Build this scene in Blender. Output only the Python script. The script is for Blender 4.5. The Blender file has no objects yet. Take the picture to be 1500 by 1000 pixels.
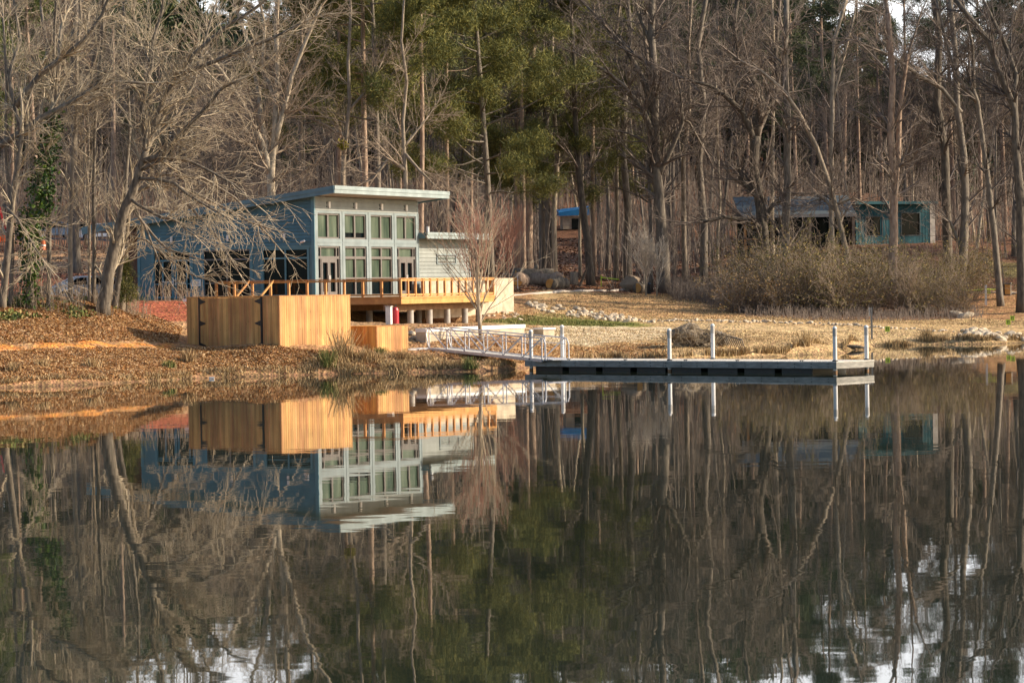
import bpy, math, random
import numpy as np
from math import sin, cos, pi, radians, sqrt, atan2
from mathutils import Matrix, Vector

SC = bpy.context.scene
COL = SC.collection
# ------------------------------------------------------------------ survey frame (photo measured at 1500x1000)
FPX, HC = 4400.0, 3.9            # focal length in survey pixels, camera height above the water
PITCH, ROLL = math.atan(77/4400.0), 0.016
_F = Vector((0, cos(PITCH), -sin(PITCH)))
_R0 = Vector((1, 0, 0)); _U0 = Vector((0, sin(PITCH), cos(PITCH)))
_R = _R0*cos(ROLL) - _U0*sin(ROLL); _U = _U0*cos(ROLL) + _R0*sin(ROLL)
def ray(px, py):
    v = _F + _R*((px-750)/FPX) - _U*((py-500)/FPX)
    return v/v.y
def W(px, py, d):
    v = ray(px, py)*d
    return (v.x, v.y, v.z+HC)
def Z0(px, py, z=0.0):
    v = ray(px, py)
    return W(px, py, (z-HC)/v.z)
def to_px(x, y, z):
    v = Vector((x, y, z-HC)); a = v.dot(_F)
    return 750+FPX*v.dot(_R)/a, 500-FPX*v.dot(_U)/a

# ------------------------------------------------------------------ object helpers
def setp(o, label=None, cat=None, group=None, kind=None):
    if label: o['label'] = label
    if cat: o['category'] = cat
    if group: o['group'] = group
    if kind: o['kind'] = kind
    return o
def thing(name, label, cat, loc=(0,0,0), rz=0.0, group=None):
    o = bpy.data.objects.new(name, None); COL.objects.link(o)
    o.location = loc; o.rotation_euler = (0, 0, rz); o.empty_display_size = .2
    return setp(o, label, cat, group)
def link_mesh(name, me, mat, parent=None, smooth=False):
    if mat is not None: me.materials.append(mat)
    o = bpy.data.objects.new(name, me); COL.objects.link(o)
    if parent is not None: o.parent = parent
    if smooth: me.polygons.foreach_set('use_smooth', [True]*len(me.polygons))
    return o
def fast_mesh(name, V, F):
    """V (n,3) float, F (m,k) int"""
    me = bpy.data.meshes.new(name)
    V = np.asarray(V, np.float32); F = np.asarray(F, np.int32)
    m, k = F.shape
    me.vertices.add(len(V)); me.vertices.foreach_set('co', V.ravel())
    me.loops.add(m*k); me.loops.foreach_set('vertex_index', F.ravel())
    me.polygons.add(m); me.polygons.foreach_set('loop_start', np.arange(0, m*k, k, dtype=np.int32))
    me.update(calc_edges=True); me.validate()
    return me
def copy_tree(src, loc, rz=0.0, scale=None, label=None, group=None, cat=None):
    r = src.copy(); COL.objects.link(r)
    r.location = loc; r.rotation_euler = (src.rotation_euler[0], src.rotation_euler[1], rz)
    if scale is not None: r.scale = (scale, scale, scale) if not hasattr(scale, '__len__') else scale
    if label: r['label'] = label
    if group: r['group'] = group
    if cat: r['category'] = cat
    for ch in list(src.children):
        c = ch.copy(); COL.objects.link(c); c.parent = r
        for g in list(ch.children):
            d = g.copy(); COL.objects.link(d); d.parent = c
    return r
class MB:
    def __init__(s): s.v = []; s.f = []
    def add(s, vs, fs):
        n = len(s.v); s.v += [tuple(p) for p in vs]; s.f += [tuple(i+n for i in f) for f in fs]; return s
    def box(s, x0, x1, y0, y1, z0, z1):
        return s.add([(x0,y0,z0),(x1,y0,z0),(x1,y1,z0),(x0,y1,z0),(x0,y0,z1),(x1,y0,z1),(x1,y1,z1),(x0,y1,z1)],
                     [(0,3,2,1),(4,5,6,7),(0,1,5,4),(1,2,6,5),(2,3,7,6),(3,0,4,7)])
    def hexa(s, pts):   # 8 pts, same order as box
        return s.add(pts, [(0,3,2,1),(4,5,6,7),(0,1,5,4),(1,2,6,5),(2,3,7,6),(3,0,4,7)])
    def bar(s, a, b, w, h=None):   # rectangular bar from a to b
        h = w if h is None else h
        a = Vector(a); b = Vector(b); d = (b-a).normalized()
        up = Vector((0,0,1)) if abs(d.z) < .95 else Vector((1,0,0))
        sx = d.cross(up).normalized(); sz = sx.cross(d).normalized()
        P = [c + sx*i*w/2 + sz*j*h/2 for c in (a, b) for i, j in ((-1,-1),(1,-1),(1,1),(-1,1))]
        return s.add(P, [(0,1,2,3),(7,6,5,4),(0,4,5,1),(1,5,6,2),(2,6,7,3),(3,7,4,0)])
    def tube(s, pts, rad, k=8, cap=True):
        pts = [Vector(p) for p in pts]; n = len(pts)
        if not hasattr(rad, '__len__'): rad = [rad]*n
        base = len(s.v); ref = None
        for i, p in enumerate(pts):
            d = (pts[min(i+1, n-1)] - pts[max(i-1, 0)]).normalized()
            if ref is None: ref = Vector((1,0,0)) if abs(d.x) < .9 else Vector((0,1,0))
            a = (ref - d*ref.dot(d)).normalized(); b = d.cross(a); ref = a
            for j in range(k):
                t = 2*pi*j/k
                s.v.append(tuple(p + (a*cos(t)+b*sin(t))*rad[i]))
        for i in range(n-1):
            for j in range(k):
                j2 = (j+1) % k
                s.f.append((base+i*k+j, base+i*k+j2, base+(i+1)*k+j2, base+(i+1)*k+j))
        if cap:
            s.f.append(tuple(base+j for j in reversed(range(k)))); s.f.append(tuple(base+(n-1)*k+j for j in range(k)))
        return s
    def prism(s, poly, z0, z1):
        n = len(poly)
        return s.add([(x,y,z0) for x,y in poly]+[(x,y,z1) for x,y in poly],
                     [tuple(reversed(range(n))), tuple(range(n,2*n))]+[(i,(i+1)%n,n+(i+1)%n,n+i) for i in range(n)])
    def build(s, name, mat, parent=None, smooth=False, bevel=0):
        me = bpy.data.meshes.new(name); me.from_pydata(s.v, [], s.f); me.update()
        o = link_mesh(name, me, mat, parent, smooth)
        if bevel:
            m = o.modifiers.new('b', 'BEVEL'); m.width = bevel; m.segments = 2; m.limit_method = 'ANGLE'
        return o

# ------------------------------------------------------------------ materials
def new_mat(name):
    m = bpy.data.materials.new(name); m.use_nodes = True
    nt = m.node_tree; b = nt.nodes['Principled BSDF']
    return m, nt, b
def N(nt, t, **kw):
    n = nt.nodes.new(t)
    for k, v in kw.items(): setattr(n, k, v)
    return n
def noise_mat(name, c1, c2, scale=3.0, rough=.8, stretch=(1,1,1), island=0.0, bump=0.0, detail=5, metal=0.0, spec=.5, coord='Object', dark=None):
    """two colour noise mix, optional per-island value jitter"""
    m, nt, b = new_mat(name); L = nt.links.new
    tc = N(nt, 'ShaderNodeTexCoord'); mp = N(nt, 'ShaderNodeMapping'); mp.inputs['Scale'].default_value = stretch
    L(tc.outputs[coord], mp.inputs[0])
    no = N(nt, 'ShaderNodeTexNoise'); no.inputs['Scale'].default_value = scale; no.inputs['Detail'].default_value = detail
    L(mp.outputs[0], no.inputs['Vector'])
    cr = N(nt, 'ShaderNodeValToRGB'); cr.color_ramp.elements[0].position = .32; cr.color_ramp.elements[1].position = .68
    cr.color_ramp.elements[0].color = (*c1, 1); cr.color_ramp.elements[1].color = (*c2, 1)
    if dark is not None:
        e = cr.color_ramp.elements.new(.2); e.color = (*dark, 1)
    L(no.outputs['Fac'], cr.inputs[0])
    out = cr.outputs[0]
    if island:
        g = N(nt, 'ShaderNodeNewGeometry'); hs = N(nt, 'ShaderNodeHueSaturation')
        mr = N(nt, 'ShaderNodeMapRange'); mr.inputs['To Min'].default_value = 1-island; mr.inputs['To Max'].default_value = 1+island
        L(g.outputs['Random Per Island'], mr.inputs[0]); L(mr.outputs[0], hs.inputs['Value']); L(out, hs.inputs['Color'])
        mr2 = N(nt, 'ShaderNodeMapRange'); mr2.inputs['To Min'].default_value = .5-island*.05; mr2.inputs['To Max'].default_value = .5+island*.05
        ml = N(nt, 'ShaderNodeMath', operation='MULTIPLY'); ml.inputs[1].default_value = 7.31
        fr = N(nt, 'ShaderNodeMath', operation='FRACT'); L(g.outputs['Random Per Island'], ml.inputs[0]); L(ml.outputs[0], fr.inputs[0])
        L(fr.outputs[0], mr2.inputs[0]); L(mr2.outputs[0], hs.inputs['Hue'])
        out = hs.outputs[0]
    L(out, b.inputs['Base Color'])
    b.inputs['Roughness'].default_value = rough; b.inputs['Metallic'].default_value = metal
    b.inputs['Specular IOR Level'].default_value = spec
    if bump:
        bp = N(nt, 'ShaderNodeBump'); bp.inputs['Strength'].default_value = 1; bp.inputs['Distance'].default_value = bump
        L(no.outputs['Fac'], bp.inputs['Height']); L(bp.outputs[0], b.inputs['Normal'])
    return m
def glass_mat(name, c1, c2, rough=.06, scale=.5):
    m = noise_mat(name, c1, c2, scale, rough, spec=.25, stretch=(1,1,.18) if scale > .7 else (1,1,1)); return m  # upright noise streaks imitate trees mirrored in the panes
M = {}
def sc(c, k): return tuple(x*k for x in c)
M['cedar'] = noise_mat('cedar_boards', (.48,.235,.082), (.66,.385,.145), 4, .75, (1.2,1.2,.12), island=.20, dark=(.28,.14,.05))
def knots(m, s=2.2, thr=.075):
    nt = m.node_tree; b = nt.nodes['Principled BSDF']; L = nt.links.new; src = b.inputs['Base Color'].links[0].from_socket
    tc = N(nt, 'ShaderNodeTexCoord'); mp = N(nt, 'ShaderNodeMapping'); mp.inputs['Scale'].default_value = (1.6,1.6,1); L(tc.outputs['Object'], mp.inputs[0])
    vo = N(nt, 'ShaderNodeTexVoronoi'); vo.inputs['Scale'].default_value = s; L(mp.outputs[0], vo.inputs['Vector'])
    mr = N(nt, 'ShaderNodeMapRange'); mr.inputs['From Min'].default_value = thr*.5; mr.inputs['From Max'].default_value = thr*1.3; mr.inputs['To Min'].default_value = .38; L(vo.outputs['Distance'], mr.inputs[0])
    n2 = N(nt, 'ShaderNodeTexNoise'); n2.inputs['Scale'].default_value = 1.1; n2.inputs['Detail'].default_value = 4; L(tc.outputs['Object'], n2.inputs['Vector'])
    m2 = N(nt, 'ShaderNodeMapRange'); m2.inputs['From Min'].default_value = .3; m2.inputs['From Max'].default_value = .7; m2.inputs['To Min'].default_value = .8; m2.inputs['To Max'].default_value = 1.12; L(n2.outputs['Fac'], m2.inputs[0])
    mu = N(nt, 'ShaderNodeMath', operation='MULTIPLY'); L(mr.outputs[0], mu.inputs[0]); L(m2.outputs[0], mu.inputs[1])
    hs = N(nt, 'ShaderNodeHueSaturation'); L(src, hs.inputs['Color']); L(mu.outputs[0], hs.inputs['Value']); L(hs.outputs[0], b.inputs['Base Color'])
knots(M['cedar'])
M['deckwood'] = noise_mat('deck_timber', (.44,.20,.06), (.60,.31,.10), 5, .7, (.6,.6,.6), island=.15, dark=(.28,.13,.04))
M['beam'] = noise_mat('deck_beam_timber', (.20,.11,.05), (.30,.17,.08), 5, .8, (.6,.6,.6), island=.15)
M['greywood'] = noise_mat('weathered_timber', (.20,.195,.18), (.34,.325,.29), 5, .85, (.5,.5,2.5), island=.15, dark=(.12,.115,.10))
M['dockdeck'] = noise_mat('dock_decking', (.50,.48,.44), (.66,.63,.57), 5, .8, island=.12)
M['siding'] = noise_mat('siding_shade_side', (0.077,0.173,0.211), (0.092,0.198,0.243), 1.5, .55, island=.04)  # bluer, darker copy of the front siding; side wall's shade put in the colour
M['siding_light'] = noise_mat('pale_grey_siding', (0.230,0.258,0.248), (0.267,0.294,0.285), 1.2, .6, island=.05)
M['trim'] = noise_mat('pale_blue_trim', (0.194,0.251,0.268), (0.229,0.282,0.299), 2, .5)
M['trim_shade'] = noise_mat('trim_shade_side', (0.074,0.198,0.246), (0.090,0.222,0.282), 2, .5)  # front trim again, tinted with the shade of the side wall
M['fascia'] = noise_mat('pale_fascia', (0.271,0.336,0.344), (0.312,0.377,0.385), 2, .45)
M['fascia_shade'] = noise_mat('fascia_shade_side', (.10,.20,.245), (.12,.225,.275), 2, .45)  # same fascia as the front, its bluish shade put into the colour
M['soffit'] = noise_mat('soffit', (.30,.30,.29), (.36,.36,.35), 2, .7)
M['roofmetal'] = noise_mat('roof_membrane', (.42,.38,.36), (.52,.47,.44), .8, .6)
M['frame'] = noise_mat('bronze_window_frame', (.13,.12,.115), (.16,.15,.14), 3, .45)
M['blind_reflect'] = glass_mat('blind_painted_reflections', (.030,.055,.040), (.125,.160,.120), .12, 1.6)  # grey-green blind tone with tree reflections painted in as streaks
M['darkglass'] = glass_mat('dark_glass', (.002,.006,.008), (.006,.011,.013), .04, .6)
M['concrete'] = noise_mat('cream_concrete', (.42,.35,.26), (.56,.48,.36), 2.2, .85, bump=.02, dark=(.36,.29,.2))
M['concrete_grey'] = noise_mat('grey_concrete', (.36,.34,.31), (.5,.47,.43), 3, .85, bump=.01)
M['white'] = noise_mat('white_paint', (.72,.72,.70), (.82,.82,.80), 3, .45)
M['alu'] = noise_mat('aluminium', (.50,.50,.52), (.62,.62,.64), 4, .5, metal=.2)
M['pvc'] = noise_mat('white_pile_sleeve', (.62,.61,.60), (.76,.75,.73), 2, .4, (1,1,.4))
M['black'] = noise_mat('black_iron', (.012,.012,.013), (.02,.02,.022), 5, .5)
M['float'] = noise_mat('black_dock_float', (.006,.009,.010), (.014,.018,.020), 3, .5)
M['red'] = noise_mat('red_paint', (.42,.02,.03), (.5,.03,.04), 3, .4)
M['orange'] = noise_mat('orange_paint', (.62,.10,.02), (.7,.14,.03), 3, .45)
M['carwhite'] = noise_mat('white_car_paint', (.74,.77,.80), (.78,.81,.84), 1, .18)
M['carsilver'] = noise_mat('silver_car_paint', (.30,.33,.36), (.36,.39,.42), 1, .22, metal=.4)
M['cardark'] = noise_mat('dark_car_paint', (.03,.04,.05), (.045,.055,.07), 1, .2)
M['tyre'] = noise_mat('tyre_rubber', (.015,.015,.015), (.025,.025,.025), 5, .8)
M['lime'] = noise_mat('lime_marker', (.42,.60,.05), (.5,.68,.08), 4, .5)
M['teal'] = noise_mat('teal_board_wall', (0.005,0.078,0.102), (0.008,0.098,0.127), 1.5, .7, island=.06)
M['tealroof'] = noise_mat('grey_metal_roof', (0.061,0.083,0.094), (0.094,0.116,0.127), 1.5, .8)
M['blue'] = noise_mat('bright_blue_sheet', (.01,.16,.42), (.02,.22,.52), 2, .5)
M['stone'] = noise_mat('pale_riprap', (.42,.34,.24), (.60,.52,.40), 2.5, .85, bump=.03, dark=(.26,.2,.14))
M['boulder'] = noise_mat('tan_boulder', (.26,.19,.13), (.40,.31,.22), 1.5, .9, bump=.05)
M['road'] = noise_mat('asphalt', (.16,.17,.19), (.22,.23,.25), 2, .9)
M['kerb'] = noise_mat('pale_kerb', (.55,.5,.44), (.66,.6,.54), 2, .85)
for k_ in ('siding','siding_light','trim','fascia','concrete','greywood','fascia_shade'): knots(M[k_], .35, .0001)
# barks
def bark(name, c1, c2, d=None, sc_=2.6): return noise_mat(name, c1, c2, sc_, .9, (2.4,2.4,.7), bump=.05, dark=d, detail=8)
M['bark_pale'] = bark('pale_bark', (0.250,0.206,0.150), (0.500,0.425,0.319), (0.112,0.088,0.062))
M['bark_tan'] = bark('tan_bark', (0.172,0.140,0.105), (0.345,0.285,0.214), (0.084,0.065,0.050))
M['bark_grey'] = bark('grey_bark', (0.113,0.096,0.077), (0.237,0.204,0.164), (0.056,0.048,0.040))
M['bark_dark'] = bark('dark_bark', (0.065,0.054,0.044), (0.155,0.131,0.101), (0.036,0.030,0.024))
M['bark_mid'] = bark('mid_bark', (.085,.070,.054), (.235,.198,.152), (.04,.034,.028))
M['bark_pine'] = bark('pine_bark', (0.216,0.144,0.102), (0.432,0.324,0.240), (0.096,0.066,0.048))
M['twig_pale'] = noise_mat('pale_twigs', (0.324,0.270,0.189), (0.508,0.427,0.313), 1, .9)
M['twig_tan'] = noise_mat('tan_twigs', (0.221,0.171,0.127), (0.344,0.271,0.199), 1, .9)
M['twig_grey'] = noise_mat('grey_twigs', (0.151,0.120,0.101), (0.252,0.207,0.171), 1, .9)
M['twig_shaded'] = noise_mat('shaded_twigs', (0.072,0.060,0.054), (0.132,0.108,0.096), 1, .9)  # twig colour darkened to stand for woodland trees shading one another
M['twig_red'] = noise_mat('reddish_twigs', (.34,.16,.12), (.45,.25,.18), 1, .9)
def leafmat(name, cols, rough=.7, trans=.0):
    m, nt, b = new_mat(name); L = nt.links.new
    g = N(nt, 'ShaderNodeNewGeometry'); cr = N(nt, 'ShaderNodeValToRGB'); cr.color_ramp.interpolation = 'CONSTANT'
    els = cr.color_ramp.elements
    els[0].color = (*cols[0], 1); els[1].position = 1/len(cols); els[1].color = (*cols[1], 1)
    for i, c in enumerate(cols[2:], 2):
        e = els.new(i/len(cols)); e.color = (*c, 1)
    L(g.outputs['Random Per Island'], cr.inputs[0]); L(cr.outputs[0], b.inputs['Base Color'])
    b.inputs['Roughness'].default_value = rough; b.inputs['Specular IOR Level'].default_value = .3
    return m
M['needles'] = leafmat('pine_needles', [(.125,.136,.034),(.19,.188,.044),(.065,.084,.030),(.26,.235,.056),(.09,.106,.034)])
M['needles_dark'] = leafmat('dark_needles', [(0.048,0.074,0.031),(0.072,0.094,0.036),(0.034,0.054,0.029),(0.096,0.108,0.041)])
M['ivy'] = leafmat('ivy_leaves', [(.030,.075,.012),(.055,.11,.016),(.09,.14,.02),(.022,.05,.012)], .45)
M['litter'] = leafmat('fallen_leaves', [(.44,.26,.11),(.60,.39,.18),(.30,.15,.065),(.52,.30,.12),(.72,.53,.31),(.20,.10,.05),(.42,.20,.07)], .75)
M['litter_dark'] = leafmat('dark_fallen_leaves', [(.20,.12,.085),(.28,.18,.12),(.13,.07,.05),(.34,.24,.16)], .75)
M['drygrass'] = leafmat('dry_grass', [(.46,.33,.17),(.36,.24,.12),(.56,.42,.24),(.24,.155,.08),(.30,.22,.10)], .8)
M['greengrass'] = leafmat('green_grass', [(.12,.15,.04),(.20,.21,.06),(.30,.25,.10),(.08,.11,.03)], .8)
M['shrubleaf'] = leafmat('olive_shrub_leaves', [(0.203,0.155,0.061),(0.284,0.203,0.081),(0.149,0.121,0.054),(0.351,0.203,0.081),(0.230,0.162,0.074)], .8)
M['needles_mid'] = leafmat('mid_needles', [(0.101,0.135,0.038),(0.149,0.176,0.047),(0.068,0.095,0.032),(0.203,0.216,0.061)])
M['shrub_olive'] = leafmat('olive_green_leaves', [(.19,.17,.05),(.26,.21,.06),(.13,.13,.04),(.30,.21,.07)], .8)
M['twig_white'] = noise_mat('whitish_twigs', (.50,.43,.35), (.66,.58,.48), 1, .9)
M['lime_leaf'] = leafmat('mistletoe_leaves', [(.30,.26,.03),(.38,.32,.05),(.22,.2,.03)])
M['redleaf'] = leafmat('rusty_leaves', [(.30,.10,.04),(.4,.15,.06)], .8)
# ------------------------------------------------------------------ terrain
def hz(px): return 423-.016*(px-750)
SHORE_PX = [(-350,592),(-150,578),(0,568),(150,562),(300,553.5),(450,549),(560,546.5),(640,545),(700,544),(755,541),(800,536),(840,531),(900,528),
            (990,528),(1070,525),(1150,521),(1236,517),(1284,511),(1350,505),(1440,504),(1500,502),(1700,498),(2000,494)]
CP = []
for p in SHORE_PX:
    x, y, _ = Z0(*p); CP.append((x, y, 0.0))
    dx = x*-.06
    CP.append((x+dx, y-7, -1.3)); CP.append((x+2*dx, y-16, -2.6))
for x in (-110, -60, -20, 20, 60, 110, 160):
    CP.append((x, 95, -3.2)); CP.append((x, 60, -3.2))
for px, py, d in [(-200,512,133),(0,512,137),(100,509,140),(200,507,144),(270,506,147.5),(0,540,132),(200,535,138.5),
                  (409,508,144),(340,507,146.5),(480,505.5,146.3),(513,505,147.6),(551,517,148.5),(597,517,150.2),(450,525,143.3),
                  (-250,470,140),(0,480,141),(0,446,147),(100,441,150),(60,475,143),(165,449,152),(165,482,147.5),(222,474,154),(240,495,150),
                  (186,442,168),(262,442,168),(240,474,157),(340,470,158),(450,474,158),
                  (520,480,163),(600,475,170),(650,474,176),(700,470,184),(748,457,198),(620,514,157.5),(655,517,152),(700,506,158),(760,503,160),(640,531,147),(700,534,147),(740,534,148),(600,521,149.5),
                  (850,506,165),(900,486,177),(830,476,186),(800,458,205),(900,472,200),(1000,471,197),(1000,450,216),(1000,426,240),(850,430,225),
                  (800,416,238),(900,409,246),(1030,413,250),(760,410,238),(1300,358,256),(1385,358,258),(1235,360,256),(960,500,172),(1050,500,175),(760,432,222),
                  (1150,492,184),(1150,468,206),(1236,500,178),(1300,490,190),(1300,471,206),(1300,431,232),(1150,428,236),(1430,431,226),(1500,458,214),(1480,480,199),(1400,466,210),
                  (1500,421,236),(1400,382,262),(1300,350,275),(1500,362,284),(1150,372,268),(1200,357,284),(850,352,330),(850,382,286),(1000,385,285),(700,385,280),
                  (120,410,215),(120,380,248),(120,353,288),(-150,400,240),(-150,352,300),(40,353,290)]:
    CP.append(W(px, py, d))
for px, z, d in [(-200,3.6,155),(-50,3.5,165),(50,3.45,175),(130,3.4,185),(60,3.45,200),(180,3.45,180),(220,3.5,176),(330,3.5,178),(450,3.3,184),(250,3.6,205),(400,4.0,215),(570,2.5,196),(600,3.4,222),(640,3.3,214),(480,2.2,173),(520,2.0,178),(560,2.0,184),(620,2.0,186),(680,2.1,191),(650,2.4,198),
                 (400,8,270),(600,8,290),(700,3.9,225),
                 (-600,5,170),(-900,9,260),(-600,14,350),(-300,14,350),(0,13.5,350),(300,13,350),(600,12.5,350),(850,12,360),(1000,14,370),(1100,13.5,360),(1350,10.5,350),(1600,11,350),(2000,12,350),
                 (-600,25,450),(-100,26,450),(300,25,450),(700,24,450),(900,25,450),(1000,27,450),(1120,24,450),(1300,14,450),(1500,12,450),(1800,15,450),
                 (-500,34,560),(0,34,560),(400,32,560),(800,34,560),(1100,31,560),(1350,15,560),(1600,15,560),(2000,20,560),
                 (1700,4,225),(2000,4.5,220),(1800,8,290)]:
    CP.append(((px-750)*d/FPX, d, z))
CP = np.array(CP, float)
def _phi(r2): return np.where(r2 > 1e-9, .5*r2*np.log(r2+1e-12), 0)
_S = 50.0
_A = CP[:, :2]/_S
_n = len(_A)
_K = _phi(((_A[:, None]-_A[None])**2).sum(-1)) + np.eye(_n)*2e-5
_P = np.c_[np.ones(_n), _A]
_Mx = np.block([[_K, _P], [_P.T, np.zeros((3, 3))]])
_w = np.linalg.solve(_Mx, np.r_[CP[:, 2], 0, 0, 0])
def ground_np(X, Y):
    X = np.asarray(X, float); Y = np.asarray(Y, float); sh = X.shape
    Xf = X.ravel(); Yf = Y.ravel(); Z = np.empty(len(Xf))
    for i in range(0, len(Xf), 20000):
        q = np.c_[Xf[i:i+20000], Yf[i:i+20000]]/_S
        k = _phi(((q[:, None]-_A[None])**2).sum(-1))
        Z[i:i+20000] = k@_w[:_n] + _w[_n] + q@_w[_n+1:]
    # clamp far away
    Z = np.clip(Z, -3.2, 40)
    far = np.clip((np.abs(Xf)-190)/120, 0, 1); Z = Z*(1-far) + np.clip(Z, -3.2, 18)*far
    Z = np.where(Yf < 95, -3.2, Z)
    # small bank lip at the water line and gentle lumps
    lump = .05*np.sin(Xf*1.9+1.3*np.sin(Yf*.9))*np.sin(Yf*1.7+Xf*.35)+.03*np.sin(Xf*4.3+Yf*1.1)*np.sin(Yf*3.7)
    Z = Z + np.where(Z > 0, .20*np.exp(-Z/.6)*(1-np.exp(-np.maximum(Z,0)/.05)), 0) + lump*np.clip(Z*1.5+.4, 0, 1)
    # soft woodland floor undulation further back
    Z = Z + np.clip((Yf-240)/80, 0, 1)*.35*np.sin(Xf*.21+Yf*.05)*np.sin(Yf*.17)
    return Z.reshape(sh)
def gz(x, y): return float(ground_np(np.array([x]), np.array([y]))[0])
def on_ground(px, py, d0=110, d1=520):
    """point of the terrain seen at a survey pixel"""
    r = ray(px, py); d = np.arange(d0, d1, .4)
    g = ground_np(r.x*d, d); h = HC + r.z*d
    k = np.where(h <= g)[0]
    i = k[0] if len(k) else len(d)-1
    return (r.x*d[i], d[i], float(g[i]))
def at_d(px, d, dz=0.0):
    x = (px-750)*d/FPX
    return (x, d, gz(x, d)+dz)
def axis(segs):
    out = []
    for a, b, s in segs: out += list(np.arange(a, b, s))
    return np.array(out+[segs[-1][1]])
gx = axis([(-2500,-700,300),(-700,-250,60),(-250,-110,8),(-110,-52,2.5),(-52,46,.55),(46,110,2.5),(110,250,8),(250,700,60),(700,2500,300)])
gy = axis([(-2500,-300,400),(-300,60,60),(60,122,4),(122,215,.5),(215,300,1.2),(300,460,4),(460,700,12),(700,2500,225)])
GX, GY = np.meshgrid(gx, gy)
GZ = ground_np(GX, GY)
nx, ny = len(gx), len(gy)
idx = np.arange(nx*ny).reshape(ny, nx)
Fg = np.stack([idx[:-1,:-1], idx[:-1,1:], idx[1:,1:], idx[1:,:-1]], -1).reshape(-1, 4)
gme = fast_mesh('ground', np.stack([GX, GY, GZ], -1).reshape(-1, 3), Fg)
# -- ground cover zones (own colour of each kind of ground), outlined on the terrain
def inpoly(X, Y, poly):
    c = np.zeros(X.shape, bool); n = len(poly)
    for i in range(n):
        x1, y1 = poly[i]; x2, y2 = poly[(i+1) % n]
        cond = ((y1 > Y) != (y2 > Y)) & (X < (x2-x1)*(Y-y1)/((y2-y1) or 1e-9)+x1)
        c ^= cond
    return c
def zone(pxs): return [on_ground(*p)[:2] for p in pxs]
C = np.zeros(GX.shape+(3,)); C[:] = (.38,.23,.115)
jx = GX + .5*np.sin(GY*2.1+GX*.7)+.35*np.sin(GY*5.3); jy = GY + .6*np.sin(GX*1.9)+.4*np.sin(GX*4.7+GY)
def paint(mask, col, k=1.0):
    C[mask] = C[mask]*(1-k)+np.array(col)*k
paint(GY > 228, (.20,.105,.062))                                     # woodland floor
paint((GX > 1.5) & (GY < 229), (.47,.33,.165))                       # dry turf on the right bank
paint(inpoly(jx, jy, zone([(752,432),(900,424),(1060,424),(1060,411),(880,404),(752,412)])), (.27,.135,.07))
paint(inpoly(jx, jy, zone([(752,446),(860,430),(1000,432),(1060,448),(1150,464),(1000,466),(900,462),(800,446)])), (.50,.32,.155))
paint(inpoly(jx, jy, zone([(760,474),(800,459),(860,466),(940,473),(960,478),(840,478)])), (.19,.20,.055))
paint(inpoly(jx, jy, zone([(690,474),(750,460),(790,462),(770,476)])), (.33,.30,.13), .8)
paint(inpoly(jx, jy, zone([(760,480),(900,478),(990,480),(985,494),(930,501),(780,502)])), (.60,.50,.33), .85)
paint(inpoly(jx, jy, zone([(760,503),(960,501),(980,528),(880,528),(790,538)])), (.38,.22,.095), .8)
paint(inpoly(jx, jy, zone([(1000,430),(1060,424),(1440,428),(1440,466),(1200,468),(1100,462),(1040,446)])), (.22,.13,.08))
paint(inpoly(jx, jy, zone([(1010,474),(1240,480),(1400,486),(1200,500),(1010,486)])), (.55,.41,.22), .7)
paint(inpoly(jx, jy, zone([(1390,428),(1500,428),(1500,470),(1430,464)])), (.36,.20,.095), .8)
paint(inpoly(jx, jy, zone([(1395,372),(1470,384),(1500,392),(1500,405),(1400,400)])), (.25,.22,.09), .7)
paint(inpoly(jx, jy, zone([(-60,517),(0,516),(100,513),(180,511),(268,508.5),(268,505),(200,504),(100,504.5),(0,508),(-60,509)])), (.56,.25,.065))
paint((GY > 158) & (GY < 172) & (GX < -10) & (GX > -26), (.36,.12,.06))        # red mulch before the building
paint((GY > 190) & (GY < 226) & (GX < -24) & (GX > -60), (.36,.12,.065), .8)
paint((GY >= 226) & (GY < 262) & (GX < -24) & (GX > -62), (.52,.32,.17), .85)
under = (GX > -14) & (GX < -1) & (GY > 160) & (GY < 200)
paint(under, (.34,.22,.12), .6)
wet = np.clip(1-GZ/.16, 0, 1)[..., None]                              # wet mud along the water
C = C*(1-wet*.7)+np.array((.07,.05,.035))*wet*.7
C = np.clip(C, 0.01, .8)
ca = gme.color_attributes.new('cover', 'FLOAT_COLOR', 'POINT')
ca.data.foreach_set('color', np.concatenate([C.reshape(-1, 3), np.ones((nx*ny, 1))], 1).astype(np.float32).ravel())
m, nt, b = new_mat('ground_cover'); L = nt.links.new
at = N(nt, 'ShaderNodeVertexColor', layer_name='cover')
tc = N(nt, 'ShaderNodeTexCoord')
vo = N(nt, 'ShaderNodeTexVoronoi'); vo.inputs['Scale'].default_value = 7.5; L(tc.outputs['Object'], vo.inputs['Vector'])
sp = N(nt, 'ShaderNodeSeparateColor'); L(vo.outputs['Color'], sp.inputs[0])
mr = N(nt, 'ShaderNodeMapRange'); mr.inputs['To Min'].default_value = .55; mr.inputs['To Max'].default_value = 1.5; L(sp.outputs[0], mr.inputs[0])
no = N(nt, 'ShaderNodeTexNoise'); no.inputs['Scale'].default_value = .9; no.inputs['Detail'].default_value = 8; L(tc.outputs['Object'], no.inputs['Vector'])
mr2 = N(nt, 'ShaderNodeMapRange'); mr2.inputs['From Min'].default_value = .3; mr2.inputs['From Max'].default_value = .7; mr2.inputs['To Min'].default_value = .68; mr2.inputs['To Max'].default_value = 1.3; L(no.outputs['Fac'], mr2.inputs[0])
mu = N(nt, 'ShaderNodeMath', operation='MULTIPLY'); L(mr.outputs[0], mu.inputs[0]); L(mr2.outputs[0], mu.inputs[1])
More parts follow.
